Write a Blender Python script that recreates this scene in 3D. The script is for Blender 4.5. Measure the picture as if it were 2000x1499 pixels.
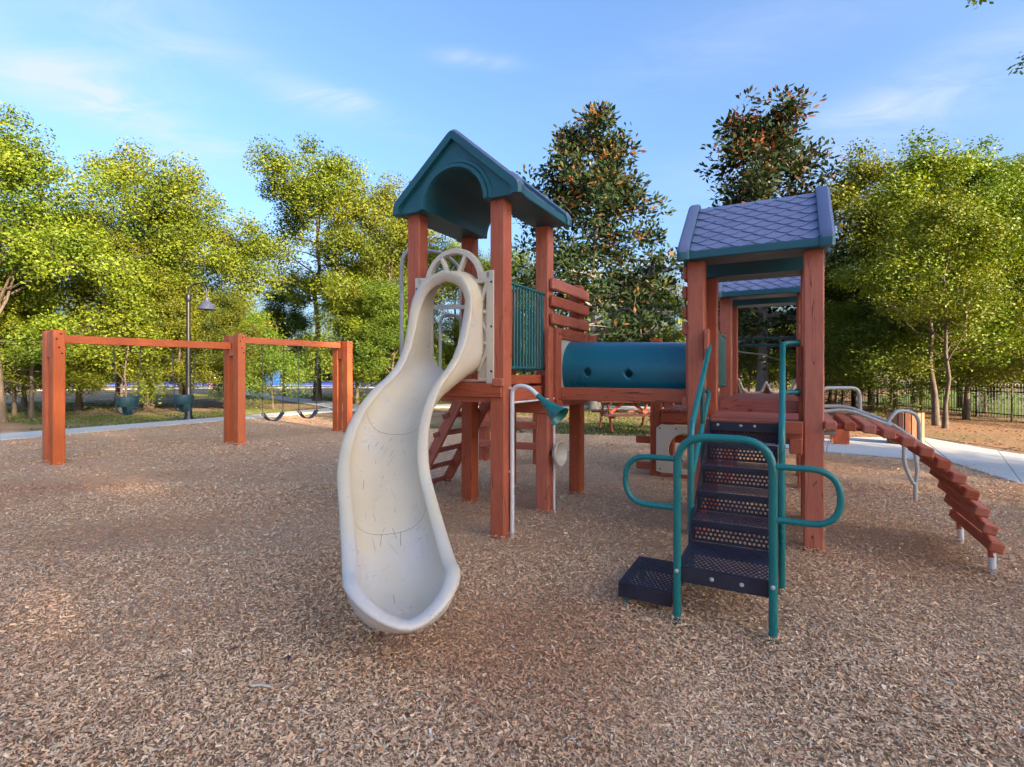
import bpy, bmesh, math, random
import numpy as np
from mathutils import Vector, Matrix, Euler

for o in list(bpy.data.objects):
    bpy.data.objects.remove(o)
SC = bpy.context.scene
COL = SC.collection
R = math.radians
rnd = random.Random(7)

# ------------------------------------------------------------------ camera
EYE = 1.4                                   # eye height, horizon row 730 of 1499
cam_d = bpy.data.cameras.new('camera')
cam_d.sensor_fit = 'HORIZONTAL'
cam_d.sensor_width = 36.0
cam_d.lens = 18.0
cam_d.shift_y = -19.5 / 2000
cam_d.clip_start = 0.05
cam_d.clip_end = 2000
cam = bpy.data.objects.new('camera', cam_d)
cam.location = (0, 0, EYE)
cam.rotation_euler = (R(90), 0, 0)
COL.objects.link(cam)
SC.camera = cam

# ------------------------------------------------------------------ light
SUN_EL = R(17.8)
SUN_AZ = R(134)                             # clockwise from +Y: right and behind the camera
sun_dir = Vector((math.cos(SUN_EL) * math.sin(SUN_AZ), math.cos(SUN_EL) * math.cos(SUN_AZ), math.sin(SUN_EL)))
sd = bpy.data.lights.new('sun', 'SUN')
sd.energy = 5.0
sd.angle = R(0.5)
sd.color = (1.0, 0.80, 0.55)
sun = bpy.data.objects.new('sun', sd)
sun.rotation_euler = (-sun_dir).to_track_quat('-Z', 'Y').to_euler()
sun.location = sun_dir * 60
COL.objects.link(sun)

world = bpy.data.worlds.new('World')
SC.world = world
world.use_nodes = True
SC.view_settings.view_transform = 'Standard'
SC.view_settings.look = 'None'
SC.view_settings.gamma = 1.0
SC.view_settings.use_curve_mapping = False
SC.view_settings.exposure = 1.93
SC.cycles.max_bounces = 7
SC.cycles.diffuse_bounces = 4
SC.cycles.transparent_max_bounces = 4
SC.cycles.use_denoising = True
SC.cycles.use_adaptive_sampling = True
SC.cycles.adaptive_threshold = 0.02
SC.cycles.sample_clamp_indirect = 6.0


def build_world():
    nt = world.node_tree
    nt.nodes.clear()
    N = nt.nodes.new
    L = nt.links.new
    out = N('ShaderNodeOutputWorld')
    bg = N('ShaderNodeBackground')
    bg.inputs['Strength'].default_value = 0.135
    sky = N('ShaderNodeTexSky')
    sky.sky_type = 'NISHITA'
    sky.sun_disc = False
    sky.sun_elevation = SUN_EL
    sky.sun_rotation = SUN_AZ
    sky.altitude = 50
    sky.air_density = 1.0
    sky.dust_density = 6.0
    sky.ozone_density = 4.8
    # thin cirrus: direction mapped on a plane overhead, stretched noise
    tc = N('ShaderNodeTexCoord')
    sep = N('ShaderNodeSeparateXYZ')
    L(tc.outputs['Generated'], sep.inputs[0])

    def m(op, a, b=None):
        n = N('ShaderNodeMath')
        n.operation = op
        for i, s in enumerate((a, b)):
            if s is None:
                continue
            if isinstance(s, (int, float)):
                n.inputs[i].default_value = s
            else:
                L(s, n.inputs[i])
        return n.outputs[0]
    zz = m('ADD', m('MAXIMUM', sep.outputs[2], 0.0), 0.12)
    px = m('DIVIDE', sep.outputs[0], zz)
    py = m('DIVIDE', sep.outputs[1], zz)
    comb = N('ShaderNodeCombineXYZ')
    L(px, comb.inputs[0])
    L(py, comb.inputs[1])
    mp = N('ShaderNodeMapping')
    mp.inputs['Scale'].default_value = (0.55, 1.25, 1)
    mp.inputs['Rotation'].default_value = (0, 0, R(-14))
    mp.inputs['Location'].default_value = (0.35, 0.6, 0)
    L(comb.outputs[0], mp.inputs[0])
    n1 = N('ShaderNodeTexNoise')
    n1.inputs['Scale'].default_value = 0.75
    n1.inputs['Detail'].default_value = 7
    n1.inputs['Roughness'].default_value = 0.5
    n1.inputs['Distortion'].default_value = 0.9
    L(mp.outputs[0], n1.inputs['Vector'])
    r1 = N('ShaderNodeMapRange')
    r1.interpolation_type = 'SMOOTHSTEP'
    r1.inputs[1].default_value = 0.47
    r1.inputs[2].default_value = 0.80
    r1.inputs[3].default_value = 0.0
    r1.inputs[4].default_value = 0.45
    L(n1.outputs[0], r1.inputs[0])
    mp2 = N('ShaderNodeMapping')
    mp2.inputs['Scale'].default_value = (1.6, 3.6, 1)
    mp2.inputs['Rotation'].default_value = (0, 0, R(12))
    L(comb.outputs[0], mp2.inputs[0])
    n2 = N('ShaderNodeTexNoise')
    n2.inputs['Scale'].default_value = 1.5
    n2.inputs['Detail'].default_value = 8
    n2.inputs['Roughness'].default_value = 0.6
    n2.inputs['Distortion'].default_value = 1.2
    L(mp2.outputs[0], n2.inputs['Vector'])
    # a few named wisps, each an anisotropic bump around one direction of the sky
    total = r1.outputs[0]
    for (u, v, sx, sy, tilt, amp) in ((935, 117, .060, .012, .05, .55), (590, 180, .15, .026, .18, .42), (690, 195, .05, .014, .1, .35), (90, 130, .22, .040, .22, .50), (160, 195, .20, .03, .12, .30),
                                      (230, 40, .14, .09, -.5, .30), (1800, 195, .22, .045, -.25, .30), (1650, 250, .22, .04, -.15, .22), (1480, 60, .25, .05, -.1, .15), (520, 520, .16, .06, 0, .5)):
        d = Vector(((u - 1000) / 1000, 1, (730 - v) / 1000)).normalized()
        rx = Vector((d.y, -d.x, 0)).normalized()
        uz = rx.cross(d)
        ax = (rx * math.cos(tilt) - uz * math.sin(tilt))
        az = (rx * math.sin(tilt) + uz * math.cos(tilt))

        def dot(vec):
            n = N('ShaderNodeVectorMath')
            n.operation = 'DOT_PRODUCT'
            n.inputs[1].default_value = vec
            L(tc.outputs['Generated'], n.inputs[0])
            return n.outputs['Value']
        q = m('ADD', m('POWER', m('ABSOLUTE', m('DIVIDE', dot(ax), sx)), 2.0), m('POWER', m('ABSOLUTE', m('DIVIDE', dot(az), sy)), 2.0))
        g = m('MULTIPLY', m('EXPONENT', m('MULTIPLY', q, -1.0)), amp)
        front = m('GREATER_THAN', dot(d), 0.0)
        g = m('MULTIPLY', g, front)
        # break each wisp up with the noise
        g = m('MULTIPLY', g, m('MULTIPLY', m('MAXIMUM', m('SUBTRACT', n2.outputs[0], 0.28), 0.0), 3.6))
        total = m('ADD', total, g)
    total = m('MINIMUM', total, 0.85)
    mix = N('ShaderNodeMixRGB')
    mix.inputs[2].default_value = (1.60, 1.80, 2.3, 1)
    L(total, mix.inputs[0])
    L(sky.outputs[0], mix.inputs[1])
    L(mix.outputs[0], bg.inputs['Color'])
    L(bg.outputs[0], out.inputs['Surface'])


build_world()

# ------------------------------------------------------------------ helpers: materials


class NT:
    def __init__(s, name):
        s.mat = bpy.data.materials.new(name)
        s.mat.use_nodes = True
        s.t = s.mat.node_tree
        s.bsdf = s.t.nodes['Principled BSDF']
        s.out = s.t.nodes['Material Output']

    def n(s, kind, **kw):
        nd = s.t.nodes.new(kind)
        for k, v in kw.items():
            if k.startswith('i_'):
                nd.inputs[k[2:].replace('_', ' ')].default_value = v
            else:
                setattr(nd, k, v)
        return nd

    def l(s, a, b):
        s.t.links.new(a, b)

    def coords(s, scale=(1, 1, 1), kind='Object', rand=False):
        tc = s.n('ShaderNodeTexCoord')
        mp = s.n('ShaderNodeMapping')
        mp.inputs['Scale'].default_value = scale
        src = tc.outputs[kind]
        if rand:
            oi = s.n('ShaderNodeObjectInfo')
            vm = s.n('ShaderNodeVectorMath', operation='SCALE')
            vm.inputs[0].default_value = (37.1, 21.7, 11.3)
            s.l(oi.outputs['Random'], vm.inputs['Scale'])
            ad = s.n('ShaderNodeVectorMath', operation='ADD')
            s.l(src, ad.inputs[0])
            s.l(vm.outputs[0], ad.inputs[1])
            src = ad.outputs[0]
        s.l(src, mp.inputs[0])
        return mp.outputs[0]

    def noise(s, vec, scale, detail=4, rough=0.55, dist=0.0):
        n = s.n('ShaderNodeTexNoise')
        n.inputs['Scale'].default_value = scale
        n.inputs['Detail'].default_value = detail
        n.inputs['Roughness'].default_value = rough
        n.inputs['Distortion'].default_value = dist
        s.l(vec, n.inputs['Vector'])
        return n.outputs[0]

    def ramp(s, fac, stops):
        r = s.n('ShaderNodeValToRGB')
        e = r.color_ramp.elements
        while len(e) < len(stops):
            e.new(0.5)
        for i, (p, c) in enumerate(stops):
            e[i].position = p
            e[i].color = (c[0], c[1], c[2], 1) if not isinstance(c, (int, float)) else (c, c, c, 1)
        s.l(fac, r.inputs[0])
        return r.outputs[0]

    def mix(s, fac, a, b, mode='MIX'):
        m = s.n('ShaderNodeMixRGB', blend_type=mode)
        for i, v in ((0, fac), (1, a), (2, b)):
            if isinstance(v, (int, float)):
                m.inputs[i].default_value = v
            elif isinstance(v, tuple):
                m.inputs[i].default_value = (v[0], v[1], v[2], 1)
            else:
                s.l(v, m.inputs[i])
        return m.outputs[0]

    def rng(s, v, a, b, c, d):
        r = s.n('ShaderNodeMapRange')
        for i, x in enumerate((a, b, c, d)):
            r.inputs[i + 1].default_value = x
        s.l(v, r.inputs[0])
        return r.outputs[0]

    def bump(s, h, strength=0.3, dist=0.01):
        b = s.n('ShaderNodeBump')
        b.inputs['Strength'].default_value = strength
        b.inputs['Distance'].default_value = dist
        s.l(h, b.inputs['Height'])
        s.l(b.outputs[0], s.bsdf.inputs['Normal'])

    def col(s, c):
        if isinstance(c, tuple):
            s.bsdf.inputs['Base Color'].default_value = (c[0], c[1], c[2], 1)
        else:
            s.l(c, s.bsdf.inputs['Base Color'])

    def rough(s, v):
        if isinstance(v, (int, float)):
            s.bsdf.inputs['Roughness'].default_value = v
        else:
            s.l(v, s.bsdf.inputs['Roughness'])


def wood(name, c1, c2, c3, rough=0.62, crack=0.95):
    m = NT(name)
    v = m.coords((1, 1, 1), rand=True)
    vg = m.coords((1.6, 22, 22), rand=True)
    vc = m.coords((1.1, 16, 16), rand=True)
    blot = m.noise(v, 3.2, 5, 0.6)
    grain = m.noise(vg, 3.0, 6, 0.65, 0.4)
    base = m.ramp(grain, [(0.30, c2), (0.55, c1), (0.8, c3)])
    base = m.mix(m.rng(blot, .35, .7, 0, .55), base, c2, 'MIX')
    oi = m.n('ShaderNodeObjectInfo')
    hsv = m.n('ShaderNodeHueSaturation')
    m.l(m.rng(oi.outputs['Random'], 0, 1, 0.84, 1.14), hsv.inputs['Value'])
    m.l(m.rng(oi.outputs['Random'], 0, 1, 1.06, 0.93), hsv.inputs['Saturation'])
    m.l(base, hsv.inputs['Color'])
    # long drying cracks and knots
    cr = m.noise(vc, 1.35, 2, 0.4, 0.25)
    line = m.ramp(cr, [(0.488, 0), (0.4975, 1), (0.5025, 1), (0.512, 0)])
    gate = m.rng(m.noise(v, 1.7, 2), 0.44, 0.56, 0, crack)
    lm = m.n('ShaderNodeMath', operation='MULTIPLY')
    m.l(line, lm.inputs[0])
    m.l(gate, lm.inputs[1])
    c = m.mix(lm.outputs[0], hsv.outputs[0], (c2[0] * .16, c2[1] * .16, c2[2] * .16))
    # worn specks where the stain has gone thin
    wear = m.rng(m.noise(v, 9.0, 6, 0.7), 0.66, 0.78, 0, .5)
    c = m.mix(wear, c, (c3[0] * 1.15, c3[1] * 1.5, c3[2] * 1.6))
    m.col(c)
    m.rough(m.rng(blot, .3, .7, rough - .1, rough + .12))
    m.bsdf.inputs['Specular IOR Level'].default_value = 0.35
    h = m.mix(0.75, grain, m.mix(1, grain, m.rng(lm.outputs[0], 0, 1, 1, 0), 'MULTIPLY'))
    m.bump(h, 0.28, 0.006)
    return m.mat


def plastic(name, c1, c2, rough=0.4, fleck=0.0, scale=4.0, bump=0.08, spec=0.5):
    m = NT(name)
    v = m.coords((1, 1, 1), rand=True)
    n1 = m.noise(v, scale, 5, 0.6)
    n2 = m.noise(v, scale * 14, 4, 0.7)
    c = m.ramp(n1, [(0.3, c1), (0.7, c2)])
    if fleck:
        f = m.rng(n2, 0.64, 0.74, 0, fleck)
        c = m.mix(f, c, (min(1, c2[0] * 1.6 + .12), min(1, c2[1] * 1.6 + .12), min(1, c2[2] * 1.6 + .12)))
    m.col(c)
    m.rough(m.rng(n1, .3, .7, rough - .07, rough + .12))
    m.bsdf.inputs['Specular IOR Level'].default_value = spec
    m.bump(n2, bump, 0.004)
    return m.mat


M = {}
M['wood'] = wood('redwood_stain', (.47, .118, .058), (.38, .087, .044), (.52, .152, .082))
M['wood_deck'] = wood('worn_deck_stain', (.39, .10, .068), (.29, .072, .050), (.47, .16, .12), 0.5)
M['wood_swing'] = wood('orange_stain', (.58, .145, .055), (.49, .112, .042), (.63, .185, .08), 0.55, 0.15)
M['wood_can'] = wood('cedar_slat', (.40, .165, .085), (.28, .105, .055), (.50, .23, .13), 0.6, .4)
M['teal'] = plastic('teal_coated_steel', (.004, .125, .122), (.006, .165, .155), .30, .30, 3.0, .15)
M['teal_dark'] = plastic('dark_green_coated_steel', (.003, .060, .062), (.004, .085, .085), .33, .15, 3.0, .1)
M['teal_mid'] = plastic('mid_green_coated_steel', (.004, .095, .10), (.005, .125, .125), .32, .15, 3.0, .1)
M['roof'] = plastic('teal_roof_plastic', (.008, .070, .095), (.010, .098, .125), .42, .08, 2.5, .06)
M['shingle'] = plastic('bleached_skylit_plastic', (.135, .155, .265), (.20, .215, .345), .45, .25, 9.0, .10)  # sun-faded plastic, with the sky's reflection put into its colour
M['rake'] = plastic('skylit_rake_plastic', (.10, .12, .215), (.135, .155, .265), .45, .15, 6.0, .08)  # tone of the upward rake faces, sky light put into the colour
M['tunnel'] = plastic('blue_green_tube_plastic', (.003, .115, .165), (.004, .14, .20), .27, .0, 1.5, .02)
M['grey_pipe'] = plastic('grey_coated_pipe', (.36, .35, .33), (.46, .45, .43), .38, .12, 4, .08)
M['white_pipe'] = plastic('white_coated_pipe', (.62, .61, .60), (.72, .71, .70), .35, .05, 4, .06)
M['beige'] = plastic('beige_plastic', (.53, .45, .35), (.62, .54, .43), .42, .0, 2.0, .05)
M['vinyl'] = plastic('dark_purple_vinyl', (.013, .012, .022), (.024, .022, .041), .42, .12, 6, .25)
M['black_metal'] = plastic('black_metal', (.006, .006, .007), (.010, .010, .012), .4, .1, 6, .1)
M['lamp_shade'] = plastic('slate_blue_lamp_metal', (.035, .042, .075), (.055, .062, .10), .4, .1, 5, .1)
M['bucket'] = plastic('dark_teal_rubber', (.008, .045, .055), (.014, .065, .075), .5, .1, 8, .1)
M['rubber'] = plastic('dark_blue_rubber', (.030, .032, .060), (.055, .058, .10), .42, .05, 8, .1)
M['chain'] = plastic('galvanised_chain', (.045, .045, .04), (.10, .10, .09), .5, .2, 30, .1)
M['steel'] = plastic('bolt_steel', (.36, .36, .36), (.46, .46, .46), .35, .0, 9, .05)
M['dark_hole'] = plastic('bolt_hole_dark', (.010, .008, .008), (.016, .012, .012), .8, .0, 9, .05)
M['blue_paint'] = plastic('bright_blue_paint', (.012, .075, .36), (.016, .095, .42), .4, .05, 4, .05)
M['screen'] = plastic('dark_mesh_windscreen', (.006, .006, .007), (.011, .011, .012), .8, .05, 2, .1)
M['scuff'] = plastic('shoe_scuff', (.13, .12, .12), (.22, .20, .20), .7, .0, 20, .02)
M['sign'] = plastic('white_sign_sheet', (.62, .62, .62), (.70, .70, .70), .4, .0, 4, .02)


def slide_mat():
    m = NT('scuffed_slide_plastic')
    v = m.coords((1, 1, 1))
    n1 = m.noise(v, 2.2, 4, .55)
    n3 = m.noise(v, 1.3, 3, .5)
    c = m.ramp(n1, [(.3, (.55, .435, .295)), (.7, (.63, .52, .375))])
    c = m.mix(m.rng(n3, .50, .66, 0, .45), c, (.53, .51, .57))
    # narrow dark scuffs running down the bed
    vs = m.coords((9, 2.2, 2.2))
    sc = m.noise(vs, 4.2, 2, .5, .6)
    line = m.ramp(sc, [(.4955, 0), (.4985, 1), (.5015, 1), (.5045, 0)])
    gate = m.rng(m.noise(v, 5.2, 3), .52, .60, 0, .85)
    mm = m.n('ShaderNodeMath', operation='MULTIPLY')
    m.l(line, mm.inputs[0])
    m.l(gate, mm.inputs[1])
    c = m.mix(mm.outputs[0], c, (.10, .09, .09))
    sp = m.rng(m.noise(v, 42, 3, .6), .70, .74, 0, .5)
    c = m.mix(sp, c, (.33, .29, .25))
    m.col(c)
    m.rough(m.rng(n1, .3, .7, .36, .5))
    m.bump(m.noise(v, 30, 4), .05, .004)
    return m.mat


M['slide'] = slide_mat()


def leaf_mat(name, stops, rough=.55, trans=.22, spec=.25):
    m = NT(name)
    at = m.n('ShaderNodeAttribute', attribute_name='tint')
    oi = m.n('ShaderNodeObjectInfo')
    c = m.ramp(at.outputs['Fac'], stops)
    hs = m.n('ShaderNodeHueSaturation')
    m.l(c, hs.inputs['Color'])
    m.l(m.rng(oi.outputs['Random'], 0, 1, .478, .522), hs.inputs['Hue'])
    m.l(m.rng(oi.outputs['Random'], 0, 1, .82, 1.22), hs.inputs['Value'])
    m.col(hs.outputs[0])
    m.rough(rough)
    m.bsdf.inputs['Specular IOR Level'].default_value = spec
    tr = m.n('ShaderNodeBsdfTranslucent')
    hs2 = m.n('ShaderNodeHueSaturation')
    hs2.inputs['Hue'].default_value = .485
    hs2.inputs['Saturation'].default_value = 1.1
    hs2.inputs['Value'].default_value = 1.5
    m.l(hs.outputs[0], hs2.inputs['Color'])
    m.l(hs2.outputs[0], tr.inputs['Color'])
    mx = m.n('ShaderNodeMixShader')
    mx.inputs[0].default_value = trans
    m.l(m.bsdf.outputs[0], mx.inputs[1])
    m.l(tr.outputs[0], mx.inputs[2])
    m.l(mx.outputs[0], m.out.inputs['Surface'])
    return m.mat


M['oak_leaf'] = leaf_mat('oak_leaf', [(0, (.044, .078, .010)), (.4, (.106, .146, .010)), (.75, (.172, .196, .012)), (1, (.235, .205, .016))])
M['dark_leaf'] = leaf_mat('evergreen_leaf', [(0, (.036, .064, .011)), (.5, (.090, .125, .012)), (1, (.155, .175, .014))])
M['mag_leaf'] = leaf_mat('magnolia_leaf', [(0, (.016, .030, .012)), (.55, (.030, .050, .016)), (.70, (.055, .060, .018)), (.78, (.10, .055, .020)), (1, (.22, .080, .022))], .6, .15, .12)
M['pine_leaf'] = leaf_mat('pine_needle', [(0, (.030, .055, .014)), (1, (.075, .105, .022))])


def bark(name, c1, c2):
    m = NT(name)
    v = m.coords((1, 1, .25), rand=True)
    n1 = m.noise(v, 14, 6, .7, .3)
    m.col(m.ramp(n1, [(.3, c1), (.7, c2)]))
    m.rough(.85)
    m.bump(n1, .7, .03)
    return m.mat


M['bark'] = bark('oak_bark', (.055, .040, .029), (.145, .105, .074))
M['bark_pale'] = bark('magnolia_bark', (.15, .135, .12), (.30, .28, .255))


def chip_ground():
    m = NT('wood_chip_bed')
    v = m.coords((1, 1, 1))
    big = m.noise(v, .45, 4, .6)
    fine = m.noise(m.coords((1, 2.2, 1)), 62, 4, .7, .8)
    vor = m.n('ShaderNodeTexVoronoi')
    vor.inputs['Scale'].default_value = 55
    m.l(m.coords((1, 1.5, 1)), vor.inputs['Vector'])
    c = m.ramp(fine, [(.28, (.30, .175, .10)), (.45, (.55, .335, .19)), (.6, (.68, .44, .26)), (.78, (.80, .56, .35))])
    c = m.mix(.28, c, vor.outputs['Color'], 'SOFT_LIGHT')
    c = m.mix(m.rng(big, .50, .70, 0, .6), c, (.50, .235, .12), 'MIX')
    c = m.mix(m.rng(m.noise(v, .8, 3), .52, .70, 0, .35), c, (.50, .37, .31))
    m.col(c)
    m.rough(.9)
    m.bsdf.inputs['Specular IOR Level'].default_value = .2
    m.bump(fine, 1.0, .02)
    return m.mat


M['chips'] = chip_ground()


def chip_piece():
    m = NT('wood_chip')
    at = m.n('ShaderNodeAttribute', attribute_name='chip')
    m.col(at.outputs['Color'])
    m.rough(.8)
    m.bsdf.inputs['Specular IOR Level'].default_value = .25
    return m.mat


M['chip_piece'] = chip_piece()


def ground_mat():
    m = NT('grass_and_dirt')
    v = m.coords((1, 1, 1))
    a = m.noise(v, .16, 5, .62)
    b = m.noise(v, .55, 5, .65)
    f = m.noise(v, 30, 5, .7)
    grass = m.ramp(f, [(.3, (.035, .060, .014)), (.55, (.085, .115, .024)), (.8, (.15, .155, .05))])
    dirt = m.ramp(f, [(.3, (.14, .085, .050)), (.55, (.27, .175, .11)), (.8, (.40, .30, .21))])
    pale = m.mix(m.rng(b, .55, .7, 0, .7), dirt, (.46, .39, .31))
    c = m.mix(m.rng(m.mix(.5, a, b), .40, .50, 0, 1), grass, pale)
    # mulch under the trees of the right-hand grove, lawn behind the fence
    m.col(c)
    m.rough(.95)
    m.bsdf.inputs['Specular IOR Level'].default_value = .15
    m.bump(f, .8, .03)
    return m.mat


M['ground'] = ground_mat()


def flat_noise(name, stops, scale, rough=.9, bump=.5, big=None):
    m = NT(name)
    v = m.coords((1, 1, 1))
    f = m.noise(v, scale, 6, .7)
    c = m.ramp(f, stops)
    if big:
        c = m.mix(m.rng(m.noise(v, big[0], 4, .6), .45, .65, 0, big[2]), c, big[1])
    m.col(c)
    m.rough(rough)
    m.bsdf.inputs['Specular IOR Level'].default_value = .25
    m.bump(f, bump, .01)
    return m.mat


M['mulch'] = flat_noise('pine_straw_mulch', [(.3, (.16, .075, .038)), (.55, (.33, .175, .095)), (.8, (.47, .30, .18))], 26, .95, .8, (.35, (.14, .13, .04), .6))
M['lawn'] = flat_noise('lawn_grass', [(.3, (.05, .10, .016)), (.6, (.12, .19, .025)), (.8, (.18, .24, .04))], 30, .9, .6)
M['concrete'] = flat_noise('path_concrete', [(.25, (.40, .39, .375)), (.6, (.51, .50, .485)), (.85, (.58, .57, .55))], 18, .8, .15, (.7, (.40, .375, .35), .5))
M['court'] = flat_noise('blue_court_paint', [(.3, (.035, .075, .40)), (.8, (.055, .105, .50))], 3, .6, .05)
M['grass_blade'] = leaf_mat('grass_blade', [(0, (.045, .080, .014)), (.6, (.095, .135, .022)), (1, (.20, .18, .06))], .6, .3, .2)
M['litter'] = leaf_mat('dead_leaf', [(0, (.12, .062, .030)), (.5, (.24, .14, .075)), (1, (.36, .25, .15))], .8, .1, .1)

# ------------------------------------------------------------------ helpers: objects


def tag(o, label=None, cat=None, group=None, kind=None):
    if label:
        o['label'] = label
    if cat:
        o['category'] = cat
    if group:
        o['group'] = group
    if kind:
        o['kind'] = kind
    return o


def empty(name, loc=(0, 0, 0), rz=0, parent=None):
    o = bpy.data.objects.new(name, None)
    o.empty_display_size = .1
    o.location = loc
    o.rotation_euler = (0, 0, rz)
    COL.objects.link(o)
    if parent:
        o.parent = parent
    return o


def link(name, me, mat=None, parent=None, loc=(0, 0, 0), rot=None):
    o = bpy.data.objects.new(name, me)
    if mat is not None and len(me.materials) == 0:
        me.materials.append(mat)
    o.location = loc
    if rot is not None:
        o.rotation_euler = rot
    COL.objects.link(o)
    if parent:
        o.parent = parent
    return o


class MB:
    """collects shapes that make up ONE part"""

    def __init__(s):
        s.v = []
        s.f = []

    def add(s, vs, fs):
        k = len(s.v)
        s.v += [tuple(x) for x in vs]
        s.f += [tuple(i + k for i in f) for f in fs]
        return s

    def box(s, c, d, rz=0.0, rot=None):
        hx, hy, hz = d[0] / 2, d[1] / 2, d[2] / 2
        vs = [Vector((x, y, z)) for x in (-hx, hx) for y in (-hy, hy) for z in (-hz, hz)]
        mt = rot if rot is not None else Matrix.Rotation(rz, 3, 'Z')
        vs = [mt @ p + Vector(c) for p in vs]
        return s.add(vs, [(0, 1, 3, 2), (4, 6, 7, 5), (0, 4, 5, 1), (2, 3, 7, 6), (0, 2, 6, 4), (1, 5, 7, 3)])

    def bar(s, p0, p1, w, h, up=(0, 0, 1)):
        p0, p1 = Vector(p0), Vector(p1)
        x = (p1 - p0)
        L = x.length
        return s.box((p0 + p1) / 2, (L, w, h), rot=frame(x, up))

    def tube(s, pts, r, n=10, closed=False, caps=True):
        pts = [Vector(p) for p in pts]
        rs = r if isinstance(r, (list, tuple)) else [r] * len(pts)
        k = len(pts)
        tang = []
        for i in range(k):
            if closed:
                t = pts[(i + 1) % k] - pts[i - 1]
            else:
                t = pts[min(i + 1, k - 1)] - pts[max(i - 1, 0)]
            tang.append(t.normalized())
        ref = Vector((0, 0, 1)) if abs(tang[0].z) < .9 else Vector((1, 0, 0))
        u = tang[0].cross(ref).normalized()
        vs, fs = [], []
        for i in range(k):
            u = (u - tang[i] * u.dot(tang[i])).normalized()
            w = tang[i].cross(u)
            for j in range(n):
                a = 2 * math.pi * j / n
                vs.append(pts[i] + (u * math.cos(a) + w * math.sin(a)) * rs[i])
        for i in range(k if closed else k - 1):
            i2 = (i + 1) % k
            for j in range(n):
                j2 = (j + 1) % n
                fs.append((i * n + j, i * n + j2, i2 * n + j2, i2 * n + j))
        if caps and not closed:
            fs.append(tuple(range(n - 1, -1, -1)))
            fs.append(tuple((k - 1) * n + j for j in range(n)))
        return s.add(vs, fs)

    def grid(s, rows, close_u=False, close_v=False):
        nr, nc = len(rows), len(rows[0])
        vs = [p for r in rows for p in r]
        fs = []
        for i in range(nr if close_u else nr - 1):
            for j in range(nc if close_v else nc - 1):
                i2, j2 = (i + 1) % nr, (j + 1) % nc
                fs.append((i * nc + j, i * nc + j2, i2 * nc + j2, i2 * nc + j))
        return s.add(vs, fs)

    def lathe(s, prof, n=20, origin=(0, 0, 0), rot=None):
        rows = []
        for (r, z) in prof:
            row = []
            for j in range(n):
                a = 2 * math.pi * j / n
                p = Vector((r * math.cos(a), r * math.sin(a), z))
                if rot is not None:
                    p = rot @ p
                row.append(p + Vector(origin))
            rows.append(row)
        return s.grid(rows, close_v=True)

    def prism(s, poly, axis_vec, base=Vector((0, 0, 0))):
        """poly: list of 3D points, extruded along axis_vec"""
        a = [Vector(p) + base for p in poly]
        b = [p + Vector(axis_vec) for p in a]
        n = len(a)
        fs = [tuple(range(n - 1, -1, -1)), tuple(range(n, 2 * n))]
        fs += [(i, (i + 1) % n, n + (i + 1) % n, n + i) for i in range(n)]
        return s.add(a + b, fs)

    def build(s, name, mat, parent=None, loc=(0, 0, 0), rot=None, smooth=False, bevel=0, doubles=0, angle=None):
        me = bpy.data.meshes.new(name)
        bm = bmesh.new()
        vv = [bm.verts.new(p) for p in s.v]
        for f in s.f:
            try:
                bm.faces.new([vv[i] for i in f])
            except ValueError:
                pass
        if doubles:
            bmesh.ops.remove_doubles(bm, verts=bm.verts, dist=doubles)
        bmesh.ops.recalc_face_normals(bm, faces=bm.faces)
        if bevel:
            bmesh.ops.bevel(bm, geom=[e for e in bm.edges if e.is_manifold and e.calc_face_angle(0) > .5], offset=bevel, segments=1, affect='EDGES', profile=.5)
        if smooth:
            for f in bm.faces:
                f.smooth = True
            lim = angle if angle else .9
            for e in bm.edges:
                if e.is_manifold and e.calc_face_angle(0) > lim:
                    e.smooth = False
        bm.to_mesh(me)
        bm.free()
        return link(name, me, mat, parent, loc, rot)


def frame(x, up=(0, 0, 1)):
    x = Vector(x).normalized()
    up = Vector(up)
    if abs(x.dot(up)) > .98:
        up = Vector((0, 1, 0))
    y = up.cross(x).normalized()
    z = x.cross(y)
    return Matrix((x, y, z)).transposed()


_beams = {}


def beam(name, p0, p1, w, h, mat, parent=None, up=(0, 0, 1), bev=.006):
    """a squared timber from p0 to p1 (grain along its length), w across, h along 'up'"""
    p0, p1 = Vector(p0), Vector(p1)
    L = (p1 - p0).length
    key = (round(L, 3), round(w, 4), round(h, 4), mat.name, bev)
    if key not in _beams:
        b = MB().box((0, 0, 0), (L, w, h))
        o = b.build(name, mat, bevel=bev)
        _beams[key] = o.data
        bpy.data.objects.remove(o)
    o = link(name, _beams[key], None, parent, (p0 + p1) / 2, frame(p1 - p0, up).to_euler())
    return o


def fillet(pts, r, n=6, closed=False):
    """round the corners of a polyline"""
    pts = [Vector(p) for p in pts]
    out = [pts[0]] if not closed else []
    rng_ = range(1, len(pts) - 1) if not closed else range(len(pts))
    k = len(pts)
    for i in rng_:
        a, b, c = pts[i - 1], pts[i], pts[(i + 1) % k]
        d1, d2 = (a - b), (c - b)
        q = min(r, d1.length * .49, d2.length * .49)
        p1, p2 = b + d1.normalized() * q, b + d2.normalized() * q
        for t in range(n + 1):
            t /= n
            out.append(p1 * (1 - t) ** 2 + b * 2 * t * (1 - t) + p2 * t * t)
    if not closed:
        out.append(pts[-1])
    return out


def gp(u, v, z=0.0):
    """ground point seen at column u, row v of the 2000-wide photograph"""
    y = (EYE - z) * 1000.0 / (v - 730.0)
    return ((u - 1000) / 1000.0 * y, y)


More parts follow.
